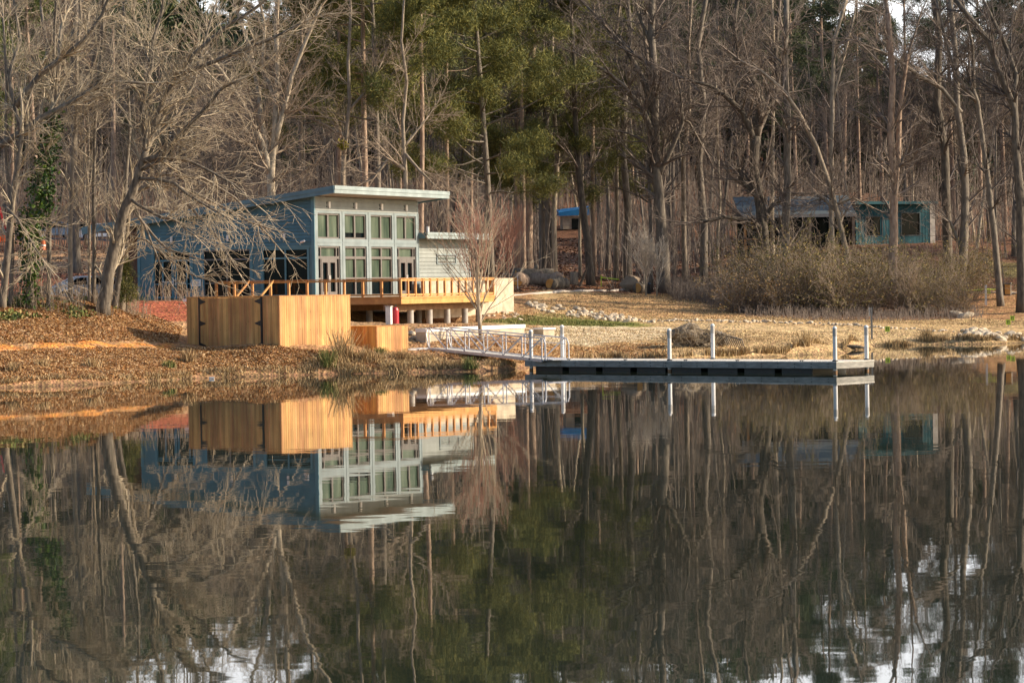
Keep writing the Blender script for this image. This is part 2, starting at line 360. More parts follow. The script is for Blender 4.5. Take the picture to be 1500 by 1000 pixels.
hs = N(nt, 'ShaderNodeHueSaturation'); L(at.outputs[0], hs.inputs['Color']); L(mu.outputs[0], hs.inputs['Value'])
mr3 = N(nt, 'ShaderNodeMapRange'); mr3.inputs['To Min'].default_value = .48; mr3.inputs['To Max'].default_value = .515; L(sp.outputs[1], mr3.inputs[0]); L(mr3.outputs[0], hs.inputs['Hue'])
L(hs.outputs[0], b.inputs['Base Color']); b.inputs['Roughness'].default_value = .95; b.inputs['Specular IOR Level'].default_value = .1
bp = N(nt, 'ShaderNodeBump'); bp.inputs['Distance'].default_value = .06; L(vo.outputs['Distance'], bp.inputs['Height']); L(bp.outputs[0], b.inputs['Normal'])
M['ground'] = m
setp(link_mesh('ground', gme, m, smooth=True), kind='structure')

# ------------------------------------------------------------------ water
m, nt, b = new_mat('lake_water'); L = nt.links.new
b.inputs['Base Color'].default_value = (.018,.026,.019,1); b.inputs['Roughness'].default_value = .015; b.inputs['IOR'].default_value = 1.333
tc = N(nt, 'ShaderNodeTexCoord')
def wl(scale, stretch, dist, detail, prev=None, rot=0):
    mp = N(nt, 'ShaderNodeMapping'); mp.inputs['Scale'].default_value = stretch; mp.inputs['Rotation'].default_value = (0,0,rot); L(tc.outputs['Object'], mp.inputs[0])
    n = N(nt, 'ShaderNodeTexNoise'); n.inputs['Scale'].default_value = scale; n.inputs['Detail'].default_value = detail; n.inputs['Roughness'].default_value = .45
    L(mp.outputs[0], n.inputs['Vector'])
    bp = N(nt, 'ShaderNodeBump'); bp.inputs['Strength'].default_value = 1; bp.inputs['Distance'].default_value = dist
    L(n.outputs['Fac'], bp.inputs['Height'])
    if prev is not None: L(prev, bp.inputs['Normal'])
    return bp.outputs[0]
n1 = wl(.55, (1,.9,1), .0017, 1.0, None, .2)
n2 = wl(1.7, (.8,1.0,1), .0006, 1.0, n1, -.15)
n3 = wl(.12, (.6,1.0,1), .004, 0.0, n2, .1)
L(n3, b.inputs['Normal'])
M['water'] = m
wm = MB().add([(-2400,-2400,0),(2400,-2400,0),(2400,330,0),(-2400,330,0)], [(0,1,2,3)])
setp(wm.build('lake_water', m), kind='structure')

# ------------------------------------------------------------------ camera, light, world
cam = bpy.data.cameras.new('Camera'); co = bpy.data.objects.new('Camera', cam); COL.objects.link(co); SC.camera = co
cam.sensor_width = 36; cam.lens = FPX/1500*36; cam.clip_end = 6000; cam.clip_start = 1
mw = Matrix.Identity(4)
for i, v in enumerate((_R, _U, -_F)):
    for j in range(3): mw[j][i] = v[j]
mw[2][3] = HC; co.matrix_world = mw
SUN = Vector((1.0, .03, 0)).normalized(); EL = radians(26)
sd = Vector((SUN.x*cos(EL), SUN.y*cos(EL), sin(EL)))
sl = bpy.data.lights.new('sun', 'SUN'); sl.energy = 4.8; sl.angle = radians(.5); sl.color = (1.0, .83, .62)
so = bpy.data.objects.new('sun', sl); COL.objects.link(so); so.rotation_euler = sd.to_track_quat('Z', 'Y').to_euler(); so.location = (0, 0, 60)
w = bpy.data.worlds.new('World'); SC.world = w; w.use_nodes = True
nt = w.node_tree; bg = nt.nodes['Background']
sky = nt.nodes.new('ShaderNodeTexSky'); sky.sky_type = 'NISHITA'; sky.sun_disc = False
sky.sun_elevation = EL; sky.sun_rotation = math.atan2(SUN.x, SUN.y); sky.dust_density = 2.2; sky.ozone_density = 1.3
L = nt.links.new
tc = N(nt, 'ShaderNodeTexCoord'); sx = N(nt, 'ShaderNodeSeparateXYZ'); L(tc.outputs['Generated'], sx.inputs[0])
n_ = N(nt, 'ShaderNodeTexNoise'); n_.inputs['Scale'].default_value = 3.2; n_.inputs['Detail'].default_value = 7; mp_ = N(nt, 'ShaderNodeMapping'); mp_.inputs['Scale'].default_value = (1,1,3.5); L(tc.outputs['Generated'], mp_.inputs[0]); L(mp_.outputs[0], n_.inputs['Vector'])
def ramp(src, a, b_, c_=0.0, d_=1.0):
    q = N(nt, 'ShaderNodeMapRange', interpolation_type='SMOOTHSTEP'); q.inputs['From Min'].default_value = a; q.inputs['From Max'].default_value = b_; q.inputs['To Min'].default_value = c_; q.inputs['To Max'].default_value = d_; L(src, q.inputs[0]); return q.outputs[0]
def mul(a, b_):
    q = N(nt, 'ShaderNodeMath', operation='MULTIPLY'); L(a, q.inputs[0]); L(b_, q.inputs[1]); return q.outputs[0]
# a bank of bright low cloud in the northern sky behind the ridge
cf = mul(mul(ramp(n_.outputs['Fac'], .30, .52), ramp(sx.outputs['Y'], .55, .85)), ramp(sx.outputs['Z'], .22, .5, 1.0, 0.0))
mx_ = N(nt, 'ShaderNodeMix', data_type='RGBA'); L(cf, mx_.inputs[0]); L(sky.outputs[0], mx_.inputs[6]); mx_.inputs[7].default_value = (10.5, 10.6, 10.8, 1)
L(mx_.outputs[2], bg.inputs[0]); bg.inputs[1].default_value = .13
SC.view_settings.view_transform = 'Standard'; SC.view_settings.look = 'None'; SC.view_settings.gamma = 1; SC.view_settings.exposure = 0.5
SC.render.resolution_x = 1024; SC.render.resolution_y = 682
# ------------------------------------------------------------------ lake building
FL = 3.62; UA = math.atan2(.913, .408)
CX, CY = W(462, 430, 176)[:2]
bld = thing('lake_building', 'blue grey single slope roofed building with tall window front behind the wooden deck', 'building', (CX, CY, 0), UA)
def BP(u, v, z=0):      # building frame to world
    return (CX + u*cos(UA) - v*sin(UA), CY + u*sin(UA) + v*cos(UA), z)
LU, LV = 13.9, 12.0
ZT = 9.5                       # wall top at the tall front
SL = .118                      # roof fall along v
def ztop(v): return ZT - SL*v
def siding_v(mb, u, v0, v1, z0, z1, step=.2, out=-1, clip=None):
    """lap siding on a wall lying along v at u; out = side it faces"""
    z = z0
    while z < z1-.02:
        zz = min(z+step, z1)
        a, b_ = v0, v1
        if clip:                       # sloped top
            if zz > clip(v1): b_ = min(v1, max(v0, (ZT-zz)/SL))
        if b_ - a > .05:
            mb.hexa([(u+out*.075,a,z),(u,a,z),(u,b_,z),(u+out*.075,b_,z),(u+out*.012,a,zz),(u,a,zz),(u,b_,zz),(u+out*.012,b_,zz)] if out < 0 else
                    [(u,a,z),(u+out*.035,a,z),(u+out*.035,b_,z),(u,b_,z),(u,a,zz),(u+out*.012,a,zz),(u+out*.012,b_,zz),(u,b_,zz)])
        z += step
def siding_u(mb, v, u0, u1, z0, z1, step=.2):
    z = z0
    while z < z1-.02:
        zz = min(z+step, z1)
        mb.hexa([(u0,v-.055,z),(u1,v-.055,z),(u1,v,z),(u0,v,z),(u0,v-.012,zz),(u1,v-.012,zz),(u1,v,zz),(u0,v,zz)])
        z += step
# core shells (solid bodies set behind the skins)
c = MB()
c.hexa([(.3,.3,FL-.3),(LU-.3,.3,FL-.3),(LU-.3,LV-.05,FL-.3),(.3,LV-.05,FL-.3),(.3,.3,ztop(.3)),(LU-.3,.3,ztop(.3)),(LU-.3,LV-.05,ztop(LV)),(.3,LV-.05,ztop(LV))])
c.build('inner_wall', M['soffit'], bld)
# side wall (faces the viewer, in shade)
wins_v = [(.42,3.5),(4.28,7.5),(8.35,10.95)]
HD = 6.5
sw = MB(); siding_v(sw, 0, .16, LV, HD+.17, ZT+.1, clip=ztop)
sw.add([(.0,0,FL-.3),(.05,0,FL-.3)],[])
sw.box(0,.28, 0,LV, HD+.16, HD+.17)
sw.hexa([(.02,.02,HD+.17),(.25,.02,HD+.17),(.25,LV,HD+.17),(.02,LV,HD+.17),(.02,.02,ztop(0)),(.25,.02,ztop(0)),(.25,LV,ztop(LV)),(.02,LV,ztop(LV))])
for a, b_ in [(.16,.42),(3.5,4.28),(7.5,8.35),(10.95,LV)]:
    sw.box(.0,.25,a,b_,FL-.3,HD+.16)
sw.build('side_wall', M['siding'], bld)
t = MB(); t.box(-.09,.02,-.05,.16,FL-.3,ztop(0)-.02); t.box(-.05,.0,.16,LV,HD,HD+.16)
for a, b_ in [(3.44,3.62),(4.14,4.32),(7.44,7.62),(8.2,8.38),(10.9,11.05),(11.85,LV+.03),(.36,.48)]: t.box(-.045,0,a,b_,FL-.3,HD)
t.build('corner_trim', M['trim_shade'], bld)
for i, (a, b_) in enumerate(wins_v):
    w_ = MB(); z0 = FL+.05
    w_.box(-.02,.06,a,b_,HD-.1,HD-.002); w_.box(-.02,.06,a,b_,5.86,5.96); w_.box(-.02,.06,a,b_,z0,z0+.1); w_.box(-.02,.06,a,b_,4.48,4.54)
    for q in (a, (a+b_)/2-.04, b_-.08): w_.box(-.028,.07,q,q+.08,z0+.1,HD-.1)
    wo = w_.build('window', M['trim_shade'] if i != 1 else M['frame'], bld)
    MB().box(.09,.12,a,b_,z0,HD-.01).build('pane', M['darkglass'], wo)
# entrance doors inside the left bay
d_ = MB()
for q in (8.6, 9.5): d_.box(-.03,.05,q,q+.09,FL,5.85); d_.box(-.03,.05,q+.75,q+.84,FL,5.85); d_.box(-.03,.05,q,q+.84,FL+.9,FL+1.0)
do = d_.build('entrance_door', M['trim_shade'], bld)
hb = MB()
hb.box(-.1,-.04,9.36,9.40,FL+.8,FL+1.25); hb.box(-.1,-.04,9.52,9.56,FL+.8,FL+1.25); hb.box(-.08,-.04,9.6,10.3,FL+1.0,FL+1.05)
hb.build('handle', M['white'], do)
sg = MB().box(-.07,-.04,7.66,8.28,4.35,4.75).build('notice_board', M['white'], bld)
tx = MB()
for k, (q0, q1) in enumerate([(7.74,8.2),(7.78,8.14),(7.74,8.18),(7.82,8.1)]): tx.box(-.074,-.069,q0,q1,4.66-k*.08,4.68-k*.08)
tx.build('notice_lines', M['black'], sg)
for q in (1.95, 5.75, 9.6):
    l_ = MB().box(-.16,-.05,q-.05,q+.06,6.98,7.34).build('wall_light', M['white'], bld)
    MB().box(-.22,-.165,q-.09,q+.03,7.05,7.2).build('light_bracket', M['white'], l_)
cm = MB(); cm.tube([(-.06,.75,6.9),(-.2,.72,6.85)],.03,6); cm.tube([(-.18,.82,6.82),(-.3,.5,6.9)],.065,8); cm.build('security_camera', M['white'], bld)
# tall front (sunlit)
fr = MB()
ZF = 8.68
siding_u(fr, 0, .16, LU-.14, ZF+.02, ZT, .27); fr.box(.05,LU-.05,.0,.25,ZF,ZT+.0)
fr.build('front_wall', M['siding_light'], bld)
gr = MB()
bays = [(.38,3.2),(3.84,6.68),(7.3,10.2),(10.82,13.55)]
edges = [0]+[x for ab in bays for x in ab]+[LU]
zr = [(FL-.15,FL-.0),(6.6,7.04),(8.53,8.7)]
for a, b_ in zr: gr.box(0,LU,-.03,.2,a,b_)
for i in range(0, len(edges), 2):
    gr.box(edges[i],edges[i+1],-.035,.2,FL,6.6); gr.box(edges[i],edges[i+1],-.035,.2,7.04,8.53)
gr.box(LU-.14,LU,-.045,.0,8.7,ZT); gr.box(0,.16,-.045,.0,8.7,ZT)
for x in [.0,3.52,6.98,10.5,LU]:       # narrow reveal battens
    gr.box(x-.035,x+.035,-.055,-.035,FL,8.7)
gr.box(0,LU,-.05,-.03,6.80,6.84)
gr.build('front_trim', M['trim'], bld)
def fmul(mb, a, b_, z0, z1, w=.08):
    mb.box(a,b_,.03,.11,z0,z0+w); mb.box(a,b_,.03,.11,z1-w,z1)
    mb.box(a,a+w,.028,.112,z0+w,z1-w); mb.box(b_-w,b_,.028,.112,z0+w,z1-w)
for i, (a, b_) in enumerate(bays):
    w_ = MB(); fmul(w_, a, b_, 7.04, 8.53, .09); mid = (a+b_)/2; w_.box(mid-.09,mid+.09,.026,.114,7.13,8.44)
    wo = w_.build('window', M['frame'], bld)
    if i == 1:
        MB().box(a+.02,b_-.02,.15,.17,7.05,8.52).build('pane', M['darkglass'], wo); MB().box(a+.1,b_-.1,.12,.13,7.42,8.45).build('blind', M['blind_reflect'], wo)
    else: MB().box(a+.02,b_-.02,.13,.16,7.05,8.52).build('pane', M['blind_reflect'], wo)
    if i in (0, 3):
        w_ = MB(); fmul(w_, a, b_, FL+.01, 6.59, .09); w_.box(a,b_,.02,.12,5.84,6.0)
        p0, p1 = mid-.95, mid+.95
        for q in (p0-.1, p1): w_.box(q,q+.1,.018,.122,FL+.1,6.5)
        w_.box(a+.09,p0-.1,.02,.12,4.6,4.72); w_.box(p1+.1,b_-.09,.02,.12,4.6,4.72)
        wo = w_.build('window', M['frame'], bld)
        MB().box(a+.02,b_-.02,.14,.165,6.0,6.56).build('pane', M['blind_reflect'], wo)
        MB().box(a+.02,b_-.02,.14,.165,FL+.02,5.84).build('pane', M['darkglass'], wo)
        dd = MB()
        for s0, s1 in ((p0,mid-.01),(mid+.01,p1)):
            dd.box(s0,s1,.0,.1,FL+.03,FL+.28); dd.box(s0,s1,.0,.1,5.62,5.84); dd.box(s0,s0+.16,.0,.1,FL+.28,5.62); dd.box(s1-.16,s1,.0,.1,FL+.28,5.62)
        dob = dd.build('double_door', M['frame'], bld)
        MB().box(mid-.09,mid-.05,-.06,-.01,FL+.85,FL+1.25).box(mid+.05,mid+.09,-.06,-.01,FL+.85,FL+1.25).build('handle', M['white'], dob)
    else:
        w_ = MB(); fmul(w_, a, b_, FL+.01, 6.59, .09); w_.box(a,b_,.02,.12,5.84,6.0); w_.box(a,b_,.02,.12,4.6,4.74); w_.box(mid-.08,mid+.08,.018,.122,FL+.1,6.5)
        wo = w_.build('window', M['frame'], bld)
        MB().box(a+.02,b_-.02,.14,.165,4.7,6.56).build('pane', M['blind_reflect'], wo)
        MB().box(a+.02,b_-.02,.14,.165,FL+.02,4.7).build('pane', M['darkglass'], wo)
    q = mid+.05
    l_ = MB().box(q-.12,q+.12,-.09,-.05,8.84,9.22).build('wall_light', M['white'], bld)
    MB().box(q-.32,q-.24,-.05,-.02,8.88,9.2).build('light_bracket', M['black'], l_)
# roof: single slope, high over the tall front
def slab(mb, u0,u1,v0,v1, top, th):
    mb.hexa([(u0,v0,top-SL*v0-th),(u1,v0,top-SL*v0-th),(u1,v1,top-SL*v1-th),(u0,v1,top-SL*v1-th),(u0,v0,top-SL*v0),(u1,v0,top-SL*v0),(u1,v1,top-SL*v1),(u0,v1,top-SL*v1)])
RT = 9.86
rf = MB(); slab(rf, -.5,15.2,-1.6,15.6,RT,.06); ro = rf.build('roof', M['roofmetal'], bld)
sf = MB(); slab(sf, -.42,15.1,-1.5,15.5,RT-.063,.26); sf.build('soffit', M['soffit'], bld)
fa = MB()   # bright fascia over the front
fa.box(-.5,15.2,-1.66,-1.6,RT+.19-.2,RT+.215); fa.box(-.46,15.16,-1.62,-1.56,RT+.19-.42,RT-.013)
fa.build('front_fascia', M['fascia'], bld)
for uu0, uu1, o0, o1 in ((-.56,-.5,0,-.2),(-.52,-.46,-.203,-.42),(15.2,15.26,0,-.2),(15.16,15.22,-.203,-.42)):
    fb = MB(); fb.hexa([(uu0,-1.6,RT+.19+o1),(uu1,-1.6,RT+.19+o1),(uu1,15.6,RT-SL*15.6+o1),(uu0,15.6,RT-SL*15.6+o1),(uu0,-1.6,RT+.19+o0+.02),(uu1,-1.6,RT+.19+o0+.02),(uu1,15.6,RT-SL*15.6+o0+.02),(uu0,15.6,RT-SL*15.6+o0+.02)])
    fb.build('side_fascia', M['fascia_shade'], bld)
MB().hexa([(3,10.2,RT-SL*10.2+.0),(3.6,10.2,RT-SL*10.2),(3.6,11,RT-SL*11),(3,11,RT-SL*11),(3,10.2,RT-SL*10.2+.25),(3.6,10.2,RT-SL*10.2+.25),(3.6,11,RT-SL*11+.25),(3,11,RT-SL*11+.25)]).build('roof_vent', M['white'], ro)
# porch wall at the back left, dark brick
br = MB(); br.box(1.5,8,LV,LV+2.6,FL-.4,7.6); br.build('brick_wall', noise_mat('dark_brick', (.13,.07,.055), (.20,.11,.085), 9, .9, (1,1,3)), bld)
# low wing to the right
wg = MB(); siding_u(wg, .5, 14.05, 22.6, FL-.3, 7.2, .24); wg.box(14,22.6,.5,7,FL-.3,7.28); wg.build('wing_wall', M['siding_light'], bld)
wr = MB(); wr.box(13.95,23.6,-.55,7.4,7.42,7.5); wro = wr.build('wing_roof', M['roofmetal'], bld)
MB().box(14.05,23.5,-.45,7.3,7.28,7.417).build('soffit', M['soffit'], bld)
MB().box(13.93,23.62,-.62,-.55,7.14,7.52).box(13.95,23.6,-.66,-.62,7.36,7.54).build('wing_fascia', M['fascia'], bld)
MB().box(13.905,13.95,-.5,.45,7.14,7.50).build('wing_fascia', M['fascia_shade'], bld)
MB().tube([(18.5,1.5,7.45),(18.5,1.5,8.0)],.09,8).build('vent_pipe', M['white'], wro)
wf = MB(); fmul(wf, 17.6,20.3,5.62,6.12,.07); wf.box(18.9,19.0,.0,.1,5.7,6.05)
for i, p in enumerate(wf.v): wf.v[i] = (p[0], p[1]+.42, p[2])
wo = wf.build('window', M['frame'], bld)
MB().box(17.62,20.28,.475,.49,5.63,6.11).build('pane', M['blind_reflect'], wo)
tt = MB(); tt.box(17.5,20.4,.40,.5,6.12,6.2); tt.box(17.5,20.4,.40,.5,5.54,5.62); tt.box(17.5,17.6,.40,.5,5.62,6.12); tt.box(20.3,20.4,.40,.5,5.62,6.12)
tt.build('window_trim', M['trim'], wo); MB().box(14.0,14.12,.42,.5,FL-.3,7.14).build('corner_trim', M['trim'], bld); MB().box(22.5,22.62,.42,.5,FL-.3,7.14).build('corner_trim', M['trim'], bld)

# ------------------------------------------------------------------ deck
dk = thing('wooden_deck', 'raised orange timber deck with post railing round the lake building', 'deck', (CX, CY, 0), UA)
dz = 3.56
poly = [(-2.5,-6.8),(10.4,-6.8),(22.5,-.9),(12.9,-.9),(12.9,-.08),(-.1,-.08),(-.1,5.1),(-2.5,5.1)]
MB().prism(poly, dz-.04, dz).build('deck_floor', M['deckwood'], dk)
rj = MB()
rj.box(-2.54,-2.5,-6.84,5.1,dz-.42,dz-.03); rj.box(-2.5,10.44,-6.84,-6.8,dz-.42,dz-.03); rj.box(-2.5,-.1,5.1,5.14,dz-.42,dz-.03)
rj.bar((10.42,-6.82,dz-.22),(22.4,-1.0,dz-.22),.05,.38)
rj.box(-2.58,-2.54,-6.86,5.12,dz-.10,dz-.03); rj.box(-2.56,10.44,-6.88,-6.84,dz-.10,dz-.03)
rj.build('rim_board', M['deckwood'], dk)
bm_ = MB()
for v in (-6.0, -2.8): bm_.box(-2.9 if v == -6 else -2.2, 10.1, v-.12, v+.12, dz-.80, dz-.46)
for u in np.arange(-2.3, 10.2, .8): bm_.box(u,u+.05,-6.7,-.2,dz-.455,dz-.05)
bm_.build('support_beam', M['beam'], dk)
rh = dz+1.05
def rail(mb, a, b_):
    mb.bar((a[0],a[1],rh-.02),(b_[0],b_[1],rh-.02),.16,.045); mb.bar((a[0],a[1],rh-.12),(b_[0],b_[1],rh-.12),.05,.10); mb.bar((a[0],a[1],dz+.10),(b_[0],b_[1],dz+.10),.05,.10)
rr = MB(); rail(rr,(-2.45,-6.75),(-2.45,5.05)); rail(rr,(-2.45,-6.75),(10.35,-6.75)); rail(rr,(10.35,-6.75),(22.3,-1.05)); rail(rr,(-2.45,5.05),(-.3,5.05))
rr.build('handrail', M['deckwood'], dk)
def post(u, v, w=.13): MB().box(u-w/2,u+w/2,v-w/2,v+w/2,dz+.001,rh-.045).build('rail_post', M['deckwood'], dk)
for k in range(11): post(-2.44+.005, -6.75+k*1.2)
for k in range(1, 14): post(-2.45+k*.985, -6.745, .12)
for k in range(1, 9): post(10.35+k*1.4, -6.75+k*.667, .11)
post(-1.3,5.05); post(-.35,5.05)
for u, v in [(-2.2,-6.0),(.33,-6.0),(2.86,-6.0),(5.3,-6.0),(7.8,-6.0),(9.8,-6.0),(-2.0,-2.8),(1.4,-2.8),(4.6,-2.8),(8.0,-2.8)]:
    wx, wy, _ = BP(u, v); g = gz(wx, wy)
    MB().tube([(u,v,g-.3),(u,v,dz-.8)],.19,16).build('concrete_pier', M['concrete_grey'], dk, smooth=False)
st = MB()      # steps with slanting handrails at the left of the deck
for k in range(5): st.box(-2.8-.3*(k+1),-2.5-.3*k-.02,1.4,3.0,dz-.2*(k+1)-.04,dz-.2*(k+1))
for v in (1.4, 3.0):
    st.bar((-2.5,v,rh-.02),(-4.4,v,rh-1.1),.08,.10); st.bar((-4.3,v,dz-1.4),(-4.3,v,rh-1.08),.1); st.bar((-2.6,v,dz-.2),(-4.3,v,dz-1.25),.05,.28)
st.build('stair', M['deckwood'], dk)
# cream concrete wall beyond the deck
cw = MB(); cw.box(12.95,26.5,-.9,-.6,1.2,4.62)
cwo = cw.build('retaining_wall', M['concrete'])
cwo.location = (CX, CY, 0); cwo.rotation_euler = (0,0,UA)
setp(cwo, 'cream concrete retaining wall standing between the deck end and the lawn', 'wall')
# under deck: white cabinet and red cabinet
x, y, _ = BP(-2.1,-6.9); g = gz(x, y)
wc = thing('utility_cabinet', 'narrow white utility cabinet under the deck edge left of the red canister', 'cabinet', W(570,475,168.3)[:2]+(gz(*W(570,475,168.3)[:2]),), UA)
MB().box(-.12,.12,-.16,.16,0,1.0).build('cabinet_body', M['white'], wc, bevel=.02); MB().box(-.14,.14,-.19,.19,1.0,1.05).build('cabinet_lid', M['concrete_grey'], wc)
rc = thing('red_canister', 'tall glossy red canister standing under the deck between concrete piers', 'canister', W(579.5,475,169)[:2]+(gz(*W(579.5,475,169)[:2]),), UA)
MB().tube([(0,0,0),(0,0,.75),(0,0,.88),(0,0,.93)],[.2,.2,.15,.06],14).build('tank', M['red'], rc); MB().tube([(0,0,.93),(0,0,1.02),(.12,0,1.04)],.03,6).build('valve', M['black'], rc)

# ------------------------------------------------------------------ board enclosures
def enclosure(name, label, px, d, LA, LB, z0, z1, gate):
    X, Y, _ = W(px, 470, d)
    e = thing(name, label, 'enclosure', (X, Y, 0), radians(45))     # local +x: sunlit side, local +y: shaded side
    rng = random.Random(px)
    def boards(nm, along, a, b_, off, zz0, zz1):
        mb = MB(); q = a
        while q < b_-.01:
            w_ = min(.14, b_-q); j = rng.uniform(-.006,.006); t_ = rng.uniform(-.012,.004)
            if along == 'x': mb.box(q+.005,q+w_-.006,off+j,off+j+.022,zz0,zz1+t_)
            else: mb.box(off+j,off+j+.022,q+.005,q+w_-.006,zz0,zz1+t_)
            q += w_
        return mb.build(nm, M['cedar'], e)
    boards('board_wall', 'x', .03, LA, 0, z0, z1)
    boards('board_wall', 'x', .03, LA, LB, z0, z1)
    boards('board_wall', 'y', .03, LB, LA, z0, z1)
    cap = MB(); cap.box(-.02,LA+.04,-.01,.09,z1,z1+.035); cap.box(-.02,LA+.04,LB-.05,LB+.05,z1,z1+.035); cap.box(-.02,.09,.09,LB-.05,z1,z1+.035); cap.box(LA-.06,LA+.04,.09,LB-.05,z1,z1+.035)
    cap.build('cap_board', M['deckwood'], e)
    MB().box(.035,.05,.05,LB-.05,z0,z1-.05).box(.051,LA-.05,.035,.05,z0,z1-.05).build('backing_board', M['beam'], e)
    fm = MB()
    for x in (.07, LA-.1):
        for y in (.07, LB-.12): fm.box(x,x+.1,y,y+.1,z0,z1)
    fm.build('corner_post', M['beam'], e)
    if gate:
        g0, g1 = LB*.185, LB*.86
        boards('board_wall', 'y', 0.0, g0-.06, 0, z0, z1); boards('board_wall', 'y', g1+.06, LB, 0, z0, z1)
        mid = (g0+g1)/2
        for a, b_, hg in ((g0, mid-.002, g0), (mid+.002, g1, g1)):
            g = boards('gate', 'y', a, b_, -.01, z0+.08, z1-.03)
            hm = MB(); hy = hg; s_ = 1 if hg == g0 else -1
            hm.box(-.035,-.012,min(hy,hy+.07*s_),max(hy,hy+.07*s_),z0+.02,z1-.02)
            for zz in (z0+.2, (z0+z1)/2, z1-.22):
                hm.add([(-.03,hy,zz-.16),(-.03,hy+.5*s_,zz-.02),(-.03,hy+.5*s_,zz+.02),(-.03,hy,zz+.16),(-.014,hy,zz-.16),(-.014,hy+.5*s_,zz-.02),(-.014,hy+.5*s_,zz+.02),(-.014,hy,zz+.16)],
                       [(0,1,2,3),(7,6,5,4),(0,4,5,1),(1,5,6,2),(2,6,7,3),(3,7,4,0)])
            hm.build('hinge_strap', M['black'], g)
        for q in (g0-.05, g1+.0): MB().box(-.02,.05,q,q+.05,z0-.1,z1).build('gate_post', M['black'], e)
    else:
        boards('board_wall', 'y', 0.0, LB, 0, z0, z1)
    return e
enclosure('gated_enclosure', 'large cedar board enclosure with wide double gates on black strap hinges', 409.5, 144, 4.57, 7.05, 1.15, 3.72, True)
enclosure('board_enclosure', 'small low cedar board enclosure beside the corner of the large gated one', 551.5, 148.5, 2.13, 2.06, .6, 2.14, False)

# ------------------------------------------------------------------ dock
pA = Vector(Z0(771, 542.3)); pB = Vector(Z0(1225, 546.3)); ax = (pB-pA); LD = Vector((ax.x, ax.y)).length; ang = atan2(ax.y, ax.x)
dock = thing('floating_dock', 'long grey timber floating dock on black floats reaching out over the lake', 'dock', (pA.x, pA.y, 0), ang)
WD = 2.7; T0, T1 = .19, .46
fr = MB(); half = LD*.468
fr.box(0,half-.01,-.05,0,T0,T1); fr.box(half+.01,LD,-.052,0,T0,T1); fr.box(0,LD,WD,WD+.05,T0,T1); fr.box(LD,LD+.05,-.05,WD+.05,T0,T1); fr.box(-.05,0,-.05,WD+.05,T0,T1)
fr.build('side_board', M['greywood'], dock)
pl = MB(); q = 0; r_ = random.Random(2)
while q < LD-.05:
    pl.box(q+.004,q+.136,-.06,WD+.06,T1+.001,T1+.04+r_.uniform(0,.004)); q += .14
pl.build('decking', M['dockdeck'], dock)
q = .5
fl = MB()
while q < LD-1:
    fl.box(q,q+1.7,.12,WD-.12,-.2,T0-.001); q += 2.1
fl.build('float', M['float'], dock)
bo = MB()
for q in np.arange(.4, LD-.2, .92):
    for zz in (.26,.39): bo.tube([(q,-.052,zz),(q,-.068,zz)],.022,6)
bo.build('bolt', M['black'], dock)
cl = MB()
for q in (2.5,6.0,9.6,12.6,16.2): cl.box(q,q+.22,.1,.14,T1+.07,T1+.10); cl.box(q+.05,q+.08,.1,.14,T1+.04,T1+.07); cl.box(q+.14,q+.17,.1,.14,T1+.04,T1+.07)
cl.build('mooring_cleat', M['black'], dock)
def pile(lx, ly, top, label):
    wx = pA.x + lx*cos(ang) - ly*sin(ang); wy = pA.y + lx*sin(ang) + ly*cos(ang)
    p = thing('dock_pile', label, 'pile', (wx, wy, 0), 0, 'white piles holding the dock')
    MB().tube([(0,0,-1.2),(0,0,top-.42)],.092,18).build('pile_sleeve', M['pvc'], p); MB().tube([(0,0,top-.42),(0,0,top-.08)],.097,18).build('pile_band', M['concrete_grey'], p)
    MB().tube([(0,0,.502),(0,0,.56)],.125,18).build('pile_hoop', M['black'], p); MB().tube([(0,0,-.3),(0,0,.10)],.0945,18).build('waterline_stain', M['beam'], p)
    MB().tube([(0,0,top-.08),(0,0,top-.04),(0,0,top+.03)],[.105,.10,.03],18).build('pile_cap', M['white'], p)
    return p
def lx_of(px, ly):     # local x on the dock line that shows at px
    best = min(np.arange(-1, LD+1, .05), key=lambda q: abs(to_px(pA.x+q*cos(ang)-ly*sin(ang), pA.y+q*sin(ang)+ly*cos(ang), .5)[0]-px))
    return float(best)
pile(lx_of(778,.14), .14, 1.92, 'white dock pile on the front side at the gangway foot')
pile(lx_of(824,WD-.14), WD-.14, 2.1, 'white dock pile on the back side beside the gangway foot')
pile(lx_of(981,.14), .14, 1.95, 'white dock pile on the front side at the dock joint, left of the stump')
pile(lx_of(1044,WD-.14), WD-.14, 2.12, 'white dock pile on the back side in front of the stump')
pile(lx_of(1226,.16)-.1, .16, 2.02, 'white dock pile at the near outer corner of the dock, bird-free cap on top'.replace(', bird-free cap on top',''))
pile(LD-.2, WD-.16, 2.02, 'white dock pile at the far outer corner of the dock')
